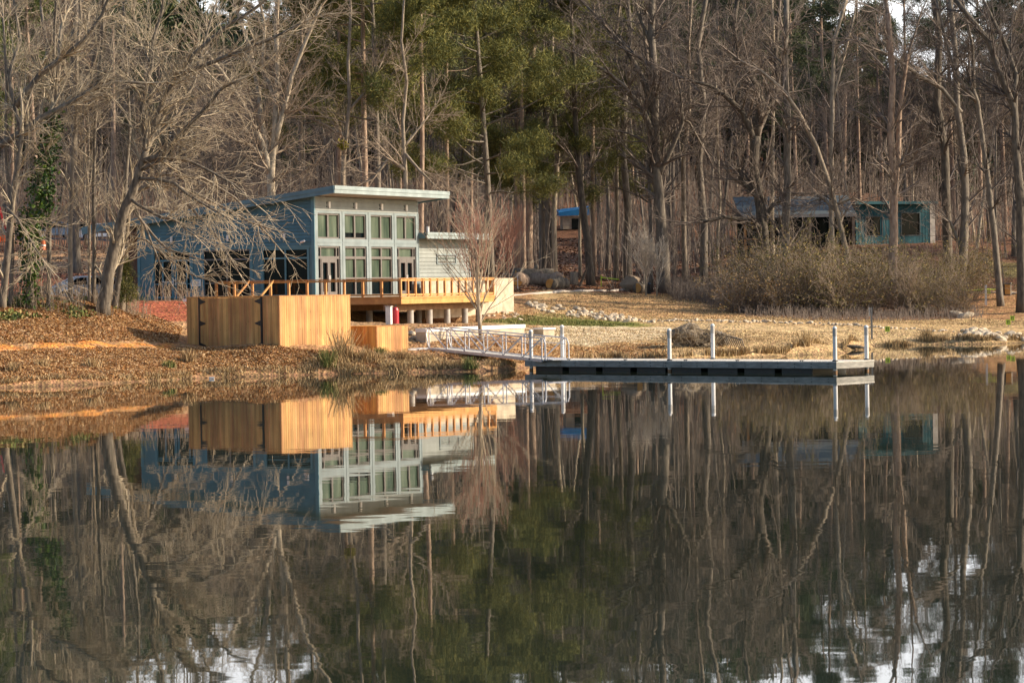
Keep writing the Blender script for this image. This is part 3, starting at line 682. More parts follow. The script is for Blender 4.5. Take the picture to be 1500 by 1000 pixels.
# ------------------------------------------------------------------ gangway
gL = Vector(W(629, 511, 153)); gR = Vector(W(794, 528, 142.3))
gd = Vector((gR.x-gL.x, gR.y-gL.y, 0)); gLn = gd.length; gang_ang = atan2(gd.y, gd.x)
gw = thing('gangway', 'silver metal truss gangway sloping from the bank down to the dock', 'gangway', (gL.x, gL.y, 0), gang_ang)
def gzz(t): return gL.z + (gR.z-gL.z)*t/gLn
GW = 1.25
gf = MB(); 
for y in (0, GW): gf.bar((0,y,gzz(0)),(gLn,y,gzz(gLn)),.07,.14)
gf.build('side_beam', M['alu'], gw)
MB().bar((0,GW/2,gzz(0)),(gLn,GW/2,gzz(gLn)),GW-.08,.05).build('walkway', M['dockdeck'], gw)
MB().hexa([(gLn,.1,.50),(gLn+.9,.1,.505),(gLn+.9,GW-.1,.505),(gLn,GW-.1,.50),(gLn,.1,.60),(gLn+.9,.1,.52),(gLn+.9,GW-.1,.52),(gLn,GW-.1,.60)]).build('landing_plate', M['alu'], gw)
for y in (0, GW):
    r_ = MB(); H = 1.06; nb = 6
    r_.tube([(-.05,y,gzz(0)+.0),(-.28,y,gzz(0)+.5),(-.38,y,gzz(0)+.8),(-.25,y,gzz(0)+H-.05),(.0,y,gzz(0)+H)]+[(gLn*k/8,y,gzz(gLn*k/8)+H) for k in range(1,9)]+[(gLn+.22,y,gzz(gLn)+H-.08),(gLn+.36,y,gzz(gLn)+H-.28),(gLn+.38,y,gzz(gLn)+.0)],.032,8)
    r_.tube([(0,y,gzz(0)+H*.72),(gLn,y,gzz(gLn)+H*.72)],.018,6)
    for k in range(nb+1):
        t = gLn*k/nb; r_.tube([(t,y,gzz(t)),(t,y,gzz(t)+H)],.032,6)
    for k in range(nb):
        a, b_ = gLn*k/nb, gLn*(k+1)/nb
        if k < 3: r_.tube([(a,y,gzz(a)+H),(b_,y,gzz(b_)+.05)],.030,6)
        else: r_.tube([(a,y,gzz(a)+.05),(b_,y,gzz(b_)+H)],.030,6)
    r_.build('side_truss', M['alu'], gw)
ab = W(612, 511, 153.2)
a_ = thing('concrete_abutment', 'white concrete landing pad at the top of the gangway', 'landing', (ab[0]-.6, ab[1]+.5, 0), gang_ang)
MB().box(-.9,1.2,-.9,1.6,ab[2]-.5,ab[2]+.02).build('landing_slab', M['white'], a_); MB().box(-.95,-.7,-.9,1.6,ab[2]-.9,ab[2]-.5).build('footing', M['concrete_grey'], a_)
# seat wall, block
def beam_at(name, label, cat, a, b_, w, h, mat, capmat):
    A = Vector(a); B_ = Vector(b_); d = Vector((B_.x-A.x, B_.y-A.y, 0)); Ln = d.length
    t = thing(name, label, cat, (A.x, A.y, 0), atan2(d.y, d.x))
    MB().box(.04,Ln-.04,-w/2+.04,w/2-.04,min(A.z,B_.z)-h-.4,A.z-.2).build('wall_body', mat, t)
    MB().hexa([(0,-w/2,A.z-.2),(Ln,-w/2,B_.z-.2),(Ln,w/2,B_.z-.2),(0,w/2,A.z-.2),(0,-w/2,A.z),(Ln,-w/2,B_.z),(Ln,w/2,B_.z),(0,w/2,A.z)]).build('wall_cap', capmat, t)
beam_at('seat_wall', 'long low concrete wall with a white cap behind the gangway', 'wall', W(616,481,160), W(762,475,168), .7, .5, M['concrete'], M['white'])
x, y, z = W(797, 488, 168); g = gz(x, y)
bk = thing('stone_block', 'square pale stone block with a light cap standing on the dry grass by the gangway', 'block', (x, y, g-.1), radians(40))
MB().box(-.42,.42,-.42,.42,0,.5).build('block_base', M['concrete'], bk, bevel=.02); MB().box(-.47,.47,-.47,.47,.5,.6).build('block_cap', M['white'], bk)
# ------------------------------------------------------------------ plant building blocks
def nrm(v):
    l = sqrt(v[0]*v[0]+v[1]*v[1]+v[2]*v[2]) or 1; return (v[0]/l, v[1]/l, v[2]/l)
def side_dir(rng, d, ang):
    """unit vector leaving direction d by ang, random azimuth"""
    a = nrm((rng.gauss(0,1), rng.gauss(0,1), rng.gauss(0,1)))
    k = a[0]*d[0]+a[1]*d[1]+a[2]*d[2]
    a = nrm((a[0]-k*d[0], a[1]-k*d[1], a[2]-k*d[2]))
    return (d[0]*cos(ang)+a[0]*sin(ang), d[1]*cos(ang)+a[1]*sin(ang), d[2]*cos(ang)+a[2]*sin(ang))
def branch(rng, p, d, L, r, lv, spec, out, pts=None):
    """recursive twig maker; out collects (p,q,r0,r1). spec: dict with per level child counts"""
    n = max(2, int(L/spec['seg'][lv])); n = min(n, 9); wand = spec['wander']; up = spec['up']; sl = L/n
    rmin = spec['rmin']; kids = spec['kids'][lv] if lv < len(spec['kids']) else 0
    t0 = spec.get('bare', .2) if lv == 0 else .15
    acc = rng.random()
    cv = wand*.75; cx_, cy_, cz_ = rng.gauss(0,cv), rng.gauss(0,cv), rng.gauss(0,cv)
    for i in range(n):
        d = nrm((d[0]+cx_+rng.gauss(0,wand*.6), d[1]+cy_+rng.gauss(0,wand*.6), d[2]+cz_+rng.gauss(0,wand*.6)+up))
        q = (p[0]+d[0]*sl, p[1]+d[1]*sl, p[2]+d[2]*sl)
        ra = max(rmin, r*(1-.8*i/n)); rb = max(rmin*.7, r*(1-.8*(i+1)/n))
        out.append((p, q, ra, rb))
        t = (i+1)/n
        if kids and t > t0:
            acc += kids/(n*(1-t0))
            while acc >= 1:
                acc -= 1
                u = rng.random(); b0 = (p[0]+(q[0]-p[0])*u, p[1]+(q[1]-p[1])*u, p[2]+(q[2]-p[2])*u)
                cd = side_dir(rng, d, rng.uniform(*spec['ang']))
                branch(rng, b0, cd, L*rng.uniform(*spec['ratio'])*(1.15-.5*t), max(rmin, ra*.55), lv+1, spec, out)
        p = q
def seg_mesh(name, segs, k=3):
    A = np.array([s[0] for s in segs]); B = np.array([s[1] for s in segs])
    ra = np.array([s[2] for s in segs])[:, None]; rb = np.array([s[3] for s in segs])[:, None]
    D = B-A; D /= np.linalg.norm(D, axis=1)[:, None]+1e-9
    ref = np.where(np.abs(D[:, 2:3]) > .8, np.array([[1., 0, 0]]), np.array([[0, 0, 1.]]))
    X = np.cross(D, ref); X /= np.linalg.norm(X, axis=1)[:, None]+1e-9; Y = np.cross(D, X)
    V = np.empty((len(A), 2*k, 3))
    for j in range(k):
        t = 2*pi*j/k; o = X*cos(t)+Y*sin(t)
        V[:, j] = A+o*ra; V[:, k+j] = B+o*rb
    base = np.arange(len(A))[:, None]*2*k
    F = np.stack([np.concatenate([base+j, base+(j+1) % k, base+k+(j+1) % k, base+k+j], 1) for j in range(k)], 1).reshape(-1, 4)
    return fast_mesh(name, V.reshape(-1, 3), F)
def tuft_mesh(name, centers, nper, size, rng, width=.16, droop=0.0, spread=None, upb=.3):
    """clumps of narrow leaf blades round centres (one blade = one island)"""
    C_ = np.repeat(np.asarray(centers, float), nper, 0); n = len(C_)
    r = np.random.RandomState(rng.randint(0, 10**6))
    if spread: C_ = C_ + r.normal(0, spread, (n, 3))
    D = r.normal(0, 1, (n, 3)); D[:, 2] += upb; D /= np.linalg.norm(D, axis=1)[:, None]
    S = r.normal(0, 1, (n, 3)); S = np.cross(D, S); S /= np.linalg.norm(S, axis=1)[:, None]+1e-9
    sz = size*r.uniform(.6, 1.3, (n, 1))
    V = np.stack([C_-S*sz*width*.5, C_+S*sz*width*.5, C_+D*sz+S*sz*width*.35, C_+D*sz-S*sz*width*.35], 1).reshape(-1, 3)
    return fast_mesh(name, V, np.arange(n*4).reshape(-1, 4))
def pt_along(pts, t):
    f = t*(len(pts)-1); i = min(int(f), len(pts)-2); u = f-i
    return tuple(pts[i][j]+(pts[i+1][j]-pts[i][j])*u for j in range(3)), nrm(tuple(pts[i+1][j]-pts[i][j] for j in range(3)))
SP_FOREST = dict(seg=[.9,.6,.45,.4], kids=[8,4,2,0], wander=.10, up=.06, rmin=.012, ang=(.35,.9), ratio=(.42,.68), bare=.15)
SP_FINE = dict(seg=[.8,.5,.4,.35], kids=[6,3,1,0], wander=.11, up=.05, rmin=.012, ang=(.35,.9), ratio=(.42,.7), bare=.12)
def tall_tree(name, label, cat, seed, H, r0, bark_, twig, nl, b0=.45, spread=.28, lean=.05, spec=SP_FOREST, wig=.28, fork=False):
    """straight forest hardwood. returns the root at the origin"""
    rng = random.Random(seed); t = thing(name, label, cat)
    pts = [(0,0,-.4)]; x = y = 0.0; lx, ly = rng.gauss(0,lean), rng.gauss(0,lean); n = 12
    for i in range(1, n+1):
        lx += rng.gauss(0, wig*.12); ly += rng.gauss(0, wig*.12)
        x += lx*H/n; y += ly*H/n; pts.append((x, y, H*i/n))
    rad = [r0*1.25]+[r0*(1-.85*(i/n)**1.1) for i in range(1, n+1)]
    mb = MB().tube(pts, rad, 8)
    crown = []
    for k in range(nl):
        tt = b0+(1-b0)*((k+rng.random())/nl)**.9
        p, d = pt_along(pts, min(tt, .99)); a = rng.uniform(.55, 1.05)
        cd = side_dir(rng, d, a); L_ = H*spread*(1.1-.75*(tt-b0)/(1-b0))*rng.uniform(.7, 1.2); rr = r0*(1-.8*tt)*rng.uniform(.35, .6)
        if fork and k < 3: rr *= 1.8; L_ *= 1.5
        branch(rng, p, cd, L_, max(rr,.02), 0, spec, crown)
    mb.build('trunk', bark_, t, smooth=True)
    link_mesh('crown', seg_mesh('crown', crown), twig, t)
    return t
def pine_tree(name, label, seed, H, r0, b0, R, needles, bark_=None, nlimb=26, tufts=10, flat=.5, lobes=None, tsize=.32, npt=21, pc=9):
    rng = random.Random(seed); t = thing(name, label, 'pine tree')
    pts = [(0,0,-.5)]; x = y = 0.0; lx, ly = rng.gauss(0,.015), rng.gauss(0,.015); n = 10
    for i in range(1, n+1):
        lx += rng.gauss(0,.01); ly += rng.gauss(0,.01); x += lx*H/n; y += ly*H/n; pts.append((x,y,H*i/n))
    mb = MB().tube(pts, [r0*1.2]+[r0*(1-.8*(i/n)**1.2) for i in range(1,n+1)], 9)
    cen = []; limbs = []
    for k in range(nlimb):
        tt = b0+(1-b0)*((k+rng.random())/nlimb)
        p, d = pt_along(pts, min(tt,.995)); az = rng.uniform(0,2*pi); prof = (1-((tt-b0)/(1-b0))**1.6*.75)
        L_ = R*prof*rng.uniform(.55,1.15); el = rng.uniform(-.12,.45)
        cd = (cos(az)*cos(el), sin(az)*cos(el), sin(el)); q = p; dd = cd; m_ = 6; rr = max(.03, r0*.38*(1-tt*.6))
        for i in range(m_):
            dd = nrm((dd[0]+rng.gauss(0,.16), dd[1]+rng.gauss(0,.16), dd[2]+rng.gauss(0,.12)+.03))
            q2 = tuple(q[j]+dd[j]*L_/m_ for j in range(3)); limbs.append((q,q2,rr*(1-.14*i),rr*(1-.14*(i+1)))); 
            if i >= 2:
                for _ in range(max(1,int(tufts*.33))):
                    sd_ = side_dir(rng, dd, rng.uniform(.5,1.2)); l2 = rng.uniform(.3,1.0)*L_*.26
                    e = tuple(q2[j]+sd_[j]*l2 for j in range(3)); e = (e[0],e[1],q2[2]+(e[2]-q2[2])*flat+.1)
                    limbs.append((q2,e,rr*.3,.015))
                    for _2 in range(pc):
                        u = rng.uniform(.45,1.1); c_ = tuple(q2[j]+(e[j]-q2[j])*u+rng.gauss(0,.2) for j in range(3)); cen.append(c_)
            q = q2
    for a_, b_, r1_, r2_ in limbs:
        if r1_ > .028: mb.tube([a_, b_], [r1_, r2_], 4, False)
    mb.build('trunk', bark_ or M['bark_pine'], t, smooth=True)
    cr = link_mesh('crown', tuft_mesh('crown', cen, npt, tsize, rng, width=.09, spread=.30, upb=.7), needles, t)
    pass
    return t
def guided_tree(name, label, cat, d, limbs, bark_, twig, seed, spec, dens=1.0, group=None, twl=(1.2,3.0), trunk_n=1, droop=None, tstart=.15, depth_wander=1.2):
    """limbs: list of (pixel polyline, r0px, r1px, depth drift, sprouts). first = trunk, rooted on the ground"""
    rng = random.Random(seed); s = FPX/d
    p0 = limbs[0][0][0]; base = W(p0[0], p0[1], d); g = gz(base[0], base[1])
    t = thing(name, label, cat, (base[0], base[1], g), 0, group)
    tr = MB(); crown = []
    ends = []
    for li, (pp, ra, rb, drift, spr) in enumerate(limbs):
        P = []; n = len(pp)
        st = 0.0
        if li > 0:     # start at the nearest point already laid so that the limb joins it
            best = min(ends, key=lambda e: (e[0]-pp[0][0])**2+(e[1]-pp[0][1])**2); st = best[2]
        for i, (x, y) in enumerate(pp):
            dd = st + drift*i/(n-1); ends.append((x, y, dd))
            w_ = W(x, y, d+dd); P.append((w_[0]-base[0], w_[1]-base[1], w_[2]-g))
        if li == 0: P[0] = (P[0][0], P[0][1], -.3)
        # refine with small wobble
        Q = []; R_ = []
        m = (n-1)*3
        for i in range(m+1):
            q, _ = pt_along(P, i/m); tt = i/m
            wob = 0 if i % 3 == 0 else .02*abs(ra/s)*3
            Q.append((q[0]+rng.gauss(0,wob), q[1]+rng.gauss(0,wob), q[2]+rng.gauss(0,wob)))
            R_.append(max(.012, (ra+(rb-ra)*tt)/s))
        if li == 0: R_[0] *= 1.3; R_[1] *= 1.08
        tr.tube(Q, R_, 8 if ra > 4 else 6)
        for k in range(int(spr*dens)):
            tt = tstart+(1-tstart)*rng.random() if li == 0 else rng.uniform(.08, 1)
            p, dr = pt_along(Q, min(tt,.995)); cd = side_dir(rng, dr, rng.uniform(.45,1.1))
            if droop: cd = nrm((cd[0],cd[1],cd[2]+droop))
            branch(rng, p, cd, rng.uniform(*twl), max(.02,(ra+(rb-ra)*tt)/s*.42), 0, spec, crown)
        p, dr = pt_along(Q, .999); branch(rng, p, dr, rng.uniform(*twl)*1.1, max(.015, rb/s), 0, spec, crown)
    tr.build('trunk', bark_, t, smooth=True)
    link_mesh('crown', seg_mesh('crown', crown), twig, t)
    return t
SP_HERO = dict(seg=[.45,.4,.35,.3], kids=[5,2,0], wander=.10, up=.03, rmin=.012, ang=(.3,.8), ratio=(.5,.85), bare=.1)
SP_DROOP = dict(seg=[.45,.4,.35,.3], kids=[4,2,0], wander=.10, up=-.05, rmin=.011, ang=(.3,.75), ratio=(.45,.8), bare=.1)

# ------------------------------------------------------------------ hero trees on the left bank
guided_tree('sycamore', 'big leaning pale-barked tree with forked limbs reaching over the lake building', 'tree', 150,
    [([(150,452),(158,405),(170,350),(185,300),(202,258),(214,222)],10,5,0,10),
     ([(214,222),(212,190),(208,160),(214,128),(222,100),(224,60),(236,20),(246,-40)],4.6,1.8,1.5,24),
     ([(216,205),(228,178),(240,145),(258,112),(285,78),(330,40),(372,14),(420,-25)],4.8,1.8,-1,26),
     ([(258,112),(300,95),(345,78),(400,56),(450,30)],4,1.6,-2,20),
     ([(208,236),(235,230),(256,205),(280,180),(305,155),(325,130),(350,118)],5,1.8,-2,22),
     ([(214,128),(190,118),(160,118),(130,130),(110,142)],3.2,1.6,1,12),
     ([(214,128),(196,126),(165,140),(130,137),(95,137),(60,118)],3.2,1.4,-1,12),
     ([(225,205),(262,168),(285,120),(300,60),(318,0)],3,1.3,3,18),
     ([(200,262),(225,262),(255,268),(275,285),(300,300),(322,312)],3.2,1.3,-2.5,14),
     ([(190,290),(202,300),(235,318),(255,322),(285,345)],3,1.2,-2,10),
     ([(205,250),(240,232),(275,235),(310,252),(345,272),(375,300)],3,1.2,-3,16),
     ([(222,100),(205,60),(195,20),(200,-30)],3,1.3,2,16)],
    M['bark_mid'], M['twig_pale'], 5, SP_HERO, dens=1.0)
guided_tree('overhanging_tree', 'thin tree whose long drooping pale branches hang before the shaded side wall', 'tree', 154,
    [([(176,450),(182,405),(184,350),(188,310),(192,285)],5,3.4,0,4),
     ([(192,285),(222,268),(250,275),(275,300),(300,325),(328,360),(350,400)],3,1,-2,16),
     ([(190,300),(212,330),(226,365),(240,400),(262,432)],2,.8,-2.5,8),
     ([(192,285),(235,265),(285,282),(330,305),(365,325),(395,335)],2.8,1,-3,16),
     ([(188,345),(215,352),(245,378),(280,402),(320,415)],2,.8,-1.5,10),
     ([(192,285),(240,255),(300,262),(345,290),(380,330),(410,365)],2.5,.9,-2,14),
     ([(192,285),(205,320),(225,345),(245,365),(270,372),(300,382),(320,405)],2,.8,-2,10)],
    M['bark_tan'], M['twig_pale'], 8, SP_DROOP, dens=1.0, twl=(.8,2.0))
guided_tree('leaning_tree', 'leaning tree at the left edge with long limbs rising towards the right', 'tree', 146,
    [([(2,436),(8,400),(14,340),(20,280),(28,230),(32,195)],5.5,3.6,0,8),
     ([(0,214),(28,196),(62,172),(100,152),(132,132),(170,120),(215,122)],5.5,2,1,20),
     ([(32,195),(20,150),(12,110),(30,60),(20,0)],4,1.6,2,18),
     ([(20,160),(60,108),(98,80),(124,58),(150,22),(164,-20)],5,2,-1,22),
     ([(5,300),(25,320),(45,352),(62,380)],2.4,1,-2,10)],
    M['bark_mid'], M['twig_pale'], 11, SP_HERO, dens=1.0)
for nm, lab, d, bp_, r0, r1, mt, sd_ in [
    ('slim_tree','slim upright grey-tan tree rising right of the ivy covered one',148,[(71,448),(72,380),(73,300),(74,210),(78,120),(80,40),(86,-60)],3.4,1.8,'bark_mid',21),
    ('slim_tree','slim pale straight tree between the ivy tree and the white car',150,[(103,448),(103,380),(104,300),(106,230),(112,165),(112,90),(118,20),(112,-60)],3.7,2,'bark_tan',22),
    ('slim_tree','slim straight tree standing right behind the white car bonnet',151,[(137,452),(138,380),(137,300),(138,210),(142,130),(150,60),(152,-40)],3.2,1.8,'bark_mid',23),
    ('slim_tree','very thin twin stem close beside the slim straight tree',151.5,[(130,452),(131,400),(131,340),(130,290),(126,240)],2.4,1.2,'bark_tan',24),
    ('slim_tree','thin grey stem right of the big leaning tree foot',152,[(166,456),(172,420),(178,380),(181,330),(184,270),(190,190),(186,100),(180,0)],4.5,1.8,'bark_grey',25),
    ('slim_tree','thin bare tree at the far left bank edge',147,[(14,440),(18,380),(15,300),(8,220),(10,120),(4,20)],3.4,1.6,'bark_grey',26)]:
    guided_tree(nm, lab, 'tree', d, [(bp_, r0, r1, 0, 15)], M[mt], M['twig_pale'], sd_, SP_HERO, group='slim trees on the left bank', twl=(1.2,3.4), tstart=.25)
guided_tree('oak', 'stout grey tree with a flared foot behind the slim trees at left', 'tree', 226,
    [([(112,401),(111,360),(109,310),(108,240),(110,180),(106,90),(112,0)],7,4,0,16),([(109,200),(90,140),(70,80),(60,10)],4,2,2,14),([(108,150),(135,100),(150,40),(160,-10)],4,2,-2,14)],
    M['bark_grey'], M['twig_tan'], 31, SP_FINE, twl=(2,4.5))
guided_tree('pale_forked_tree', 'large pale forked tree rising directly behind the building roof', 'tree', 202,
    [([(396,300),(397,270),(398,235),(402,205),(404,165),(406,100),(404,40),(410,-40)],6.5,3,0,14),
     ([(396,255),(386,215),(368,175),(348,140),(325,105),(300,75)],5,2,-2,16),([(392,225),(384,185),(378,130),(366,70),(345,10)],5,2,2,16),
     ([(402,210),(416,160),(428,110),(448,60),(470,10)],4.5,2,-1,16),([(404,150),(385,100),(388,40),(376,-20)],3.5,1.6,1,14),([(395,240),(370,215),(345,205),(318,190)],3,1.4,-2,12)],
    M['bark_pale'], M['twig_tan'], 33, SP_FINE, twl=(2,4.5))
guided_tree('bare_hardwood', 'pale bare tree left of the pines behind the roof, with crooked low limbs', 'tree', 205,
    [([(500,290),(502,250),(507,205),(512,150),(510,90),(514,20),(510,-50)],3.6,1.8,0,9),([(505,222),(485,205),(462,240),(445,250)],2.6,1.2,-1,10),([(507,200),(470,180),(440,165),(425,150)],2.6,1.2,1,10),([(512,160),(540,130),(560,90)],2.4,1.2,1,8)],
    M['bark_tan'], M['twig_tan'], 34, SP_FINE, twl=(1.8,4))
guided_tree('bare_hardwood', 'crooked bare tree with low spreading limbs just behind the high roof corner', 'tree', 203,
    [([(595,292),(594,255),(592,220),(590,180),(596,120),(588,60),(592,0)],3.4,1.6,0,9),([(594,250),(570,232),(548,260),(520,275)],3,1.3,-1,12),([(593,225),(615,250),(640,275)],2.6,1.2,-1,10),([(592,215),(612,190),(628,170)],2.2,1.1,1,8)],
    M['bark_tan'], M['twig_tan'], 35, SP_FINE, twl=(1.8,4))
# ivy tree
ivy = guided_tree('ivy_tree', 'tree trunk thickly wrapped in dark green ivy on the left bank', 'tree', 147,
    [([(44,452),(44,400),(46,350),(50,300),(60,250),(70,210),(78,180),(84,120),(90,40)],6,3,0,6)], M['bark_tan'], M['twig_pale'], 41, SP_HERO, twl=(1,2.4), tstart=.5)
rng = random.Random(4); cen = []
bx_, by_, bz_ = ivy.location
for (xa, ya, ra), (xb, yb, rb) in [((44,450,6),(44,400,6)),((44,400,6),(47,352,9)),((47,352,10),(42,335,17)),((42,335,14),(60,300,19)),((60,300,18),(64,262,14)),((64,262,16),(68,215,9)),((68,215,8),(82,168,11))]:
    for i in range(150):
        u = rng.random(); px = xa+(xb-xa)*u; py = ya+(yb-ya)*u; r_ = (ra+(rb-ra)*u)*147/FPX
        c_ = W(px, py, 147); a = rng.uniform(0, 2*pi); q = r_*sqrt(rng.random())
        cen.append((c_[0]+q*cos(a)-bx_, c_[1]+q*sin(a)-by_, c_[2]+rng.gauss(0,.2)-bz_))
link_mesh('ivy', tuft_mesh('ivy', cen, 4, .13, rng, width=.8, spread=.2, upb=-.2), M['ivy'], ivy)

# small green pine by the leaning trunk, and a ball of mistletoe
x, y, z = at_d(186, 153); yp = thing('young_pine', 'small feathery green pine at the foot of the leaning tree', 'young pine', (x, y, z))
MB().tube([(0,0,-.2),(.05,0,1.2),(0,0,2.5)],[.04,.03,.012],6).build('trunk', M['bark_tan'], yp)
link_mesh('crown', tuft_mesh('crown', [(rng.gauss(0,.26)*(1.5-h/2.2), rng.gauss(0,.26)*(1.5-h/2.2), h) for h in [rng.uniform(.5,2.6) for _ in range(150)]], 14, .30, rng, width=.06, spread=.06, upb=.5), M['needles'], yp)
mx, my, mz = W(502, 213, 204.5); o = link_mesh('mistletoe', tuft_mesh('mistletoe', [(rng.gauss(0,.12),rng.gauss(0,.12),rng.gauss(0,.12)) for _ in range(60)], 6, .14, rng, width=.5, upb=0), M['lime_leaf']); o.location = (mx, my, mz); setp(o, 'round yellow-green mistletoe ball in the bare tree left of the pines', 'mistletoe')

# ------------------------------------------------------------------ hero trees on the right
guided_tree('tall_hardwood', 'tall dark hardwood with wide low limbs left of the pale young tree', 'tree', 236,
    [([(972,412),(972,370),(966,300),(962,240),(960,190),(958,120),(954,50),(956,-40)],9,4.5,0,26),
     ([(960,200),(940,160),(918,130),(895,110),(868,92)],5,2,-2,16),([(958,170),(940,110),(915,70),(885,35),(860,10)],4.5,1.8,2,16),([(956,70),(935,20),(925,-30)],3.5,1.6,1,12),
     ([(964,260),(985,215),(1000,180),(996,130)],4,1.8,-1,12),([(960,185),(985,165),(1010,180),(1030,215)],3,1.4,1,10)],
    M['bark_grey'], M['twig_grey'], 51, SP_FINE, twl=(2.2,5))
guided_tree('gnarled_oak', 'dark gnarled forked oak rising left of the brush thicket', 'tree', 232,
    [([(1122,425),(1120,385),(1118,340),(1112,290),(1104,245),(1108,200)],8.5,7,0,10),
     ([(1108,200),(1116,150),(1100,110),(1082,92),(1075,40),(1082,-20)],6,3,1,20),([(1108,210),(1088,165),(1062,140),(1040,126),(1010,118)],5,2,-2,16),
     ([(1108,200),(1122,165),(1140,130),(1136,80),(1142,10)],5,2.4,2,18),([(1112,290),(1085,262),(1082,235)],5,2.4,0,8),
     ([(1118,338),(1100,322),(1060,318),(1030,325)],4,1.5,-2,12),([(1117,330),(1132,300),(1160,283),(1200,285)],4,1.6,-1,12)],
    M['bark_dark'], M['twig_grey'], 52, SP_FINE, twl=(2.2,5))
guided_tree('leaning_hardwood', 'slender grey tree leaning left across the dark wood above the shelter', 'tree', 225,
    [([(1248,430),(1240,370),(1226,310),(1215,270),(1196,215),(1170,165),(1145,130),(1115,105),(1085,90)],4.5,2,0,24),([(1222,300),(1250,290),(1280,305)],2,1,0,8),([(1226,312),(1205,290),(1190,295)],2,1,0,8)],
    M['bark_tan'], M['twig_grey'], 53, SP_FINE, twl=(1.8,4))
for nm, lab, d, lims, mt, tw, sd_ in [
    ('tall_hardwood','tall straight tree before the gap between shelter and teal cabin',228,[([(1146,420),(1148,370),(1152,300),(1154,200),(1150,100),(1152,0)],7,4,0,20)],'bark_grey','twig_grey',54),
    ('tall_hardwood','pale slim trunk just right of the gnarled oak',234,[([(1130,428),(1132,380),(1131,300),(1132,200),(1134,90),(1130,-20)],3.5,2,0,14)],'bark_pale','twig_grey',55),
    ('tall_hardwood','reddish brown trunk standing in front of the left end of the teal cabin',218,[([(1307,435),(1308,380),(1309,320),(1311,270),(1304,200),(1308,120),(1300,20)],7,4,0,16),([(1311,270),(1316,220),(1318,160),(1330,80)],5,2.4,1,12)],'bark_pine','twig_grey',56),
    ('tall_hardwood','thick dark trunk at the right corner of the teal cabin',228,[([(1388,402),(1388,360),(1386,300),(1384,220),(1372,150),(1376,60),(1366,-20)],7.5,4.5,0,16)],'bark_dark','twig_shaded',57),
    ('tall_hardwood','dark trunk with a low fork beside the cabin stone end',226,[([(1408,402),(1412,355),(1414,300),(1412,230),(1402,160),(1400,80),(1392,0)],7,3.5,0,14),([(1410,370),(1400,345),(1392,325),(1385,320)],3,1.2,0,5),([(1408,165),(1380,130),(1345,110),(1310,85),(1255,60)],3.5,1.6,-1,14)],'bark_grey','twig_grey',58),
    ('tall_hardwood','slightly curved trunk with pale lit upper part left of the wooden bin',218,[([(1466,424),(1460,380),(1455,330),(1448,270),(1440,210),(1432,150),(1422,120)],5,3,0,8),([(1432,150),(1400,110),(1385,60),(1372,0)],3.5,1.8,0,14),([(1426,130),(1425,70),(1410,0)],3,1.6,0,12)],'bark_grey','twig_shaded',59),
    ('tall_hardwood','thick dark trunk cut by the right picture edge',214,[([(1496,428),(1496,380),(1495,300),(1488,220),(1486,160),(1462,100),(1448,60),(1400,0)],7.5,3.5,0,18),([(1486,170),(1488,110),(1470,60),(1440,0)],5,2.2,1,14)],'bark_dark','twig_shaded',60),
    ('tall_hardwood','upright tree among the dark wood above the cabin roof with lit side',246,[([(1218,350),(1218,280),(1218,200),(1220,120),(1222,60),(1240,0)],4,2.4,0,14),([(1219,150),(1240,70),(1252,20)],2.4,1.2,0,10)],'bark_pale','twig_grey',61)]:
    guided_tree(nm, lab, 'tree', d, lims, M[mt], M[tw], sd_, SP_FINE, group='tall bare trees on the right', twl=(2,4.6))
for lab, px, bot, top, r, d, mt in [
    ('straight trunk with a bright lit side behind the log pile',812,403,-40,4.5,243,'bark_pale'),('thick shaded trunk right behind the log pile',797,402,-40,6,244,'bark_grey'),
    ('dark leaning trunk right of the cut stump',866,404,-30,6,240,'bark_dark'),('pale thin trunk behind the cut stump',850,400,60,2.4,247,'bark_pale'),
    ('thin pale trunk left of the large boulder',902,400,-20,3.6,246,'bark_tan'),('stout grey trunk directly behind the large boulder',918,402,-40,6,245,'bark_grey'),
    ('slim trunk right of the pale young tree',1003,410,-20,4,244,'bark_tan'),('stout trunk at the left end of the thicket',1030,415,-20,6,240,'bark_grey'),
    ('thin white trunk in the left end of the thicket',1052,412,120,2.4,242,'bark_pale'),('brown trunk just left of the log pile',757,398,-40,5,240,'bark_pine'),('thick brown trunk above the log pile left end',774,398,-40,6.5,241,'bark_pine')]:
    rg = random.Random(int(px)); wv = [px+rg.gauss(0,2)+(py_-bot)*rg.choice((-.02,.0,.015)) for py_ in range(6)]
    pl_ = [(px + k*rg.uniform(-3,3), bot+(top-bot)*k/5) for k in range(6)]
    if 'leaning' in lab: pl_ = [(866,404),(860,350),(852,290),(846,230),(842,150),(838,40)]
    guided_tree('forest_edge_tree', lab, 'tree', d, [(pl_, r, r*.5, 0, 14)], M[mt], M['twig_grey'], int(px)+d, SP_FINE, group='trees along the edge of the lawn', twl=(2,4.4), tstart=.35)
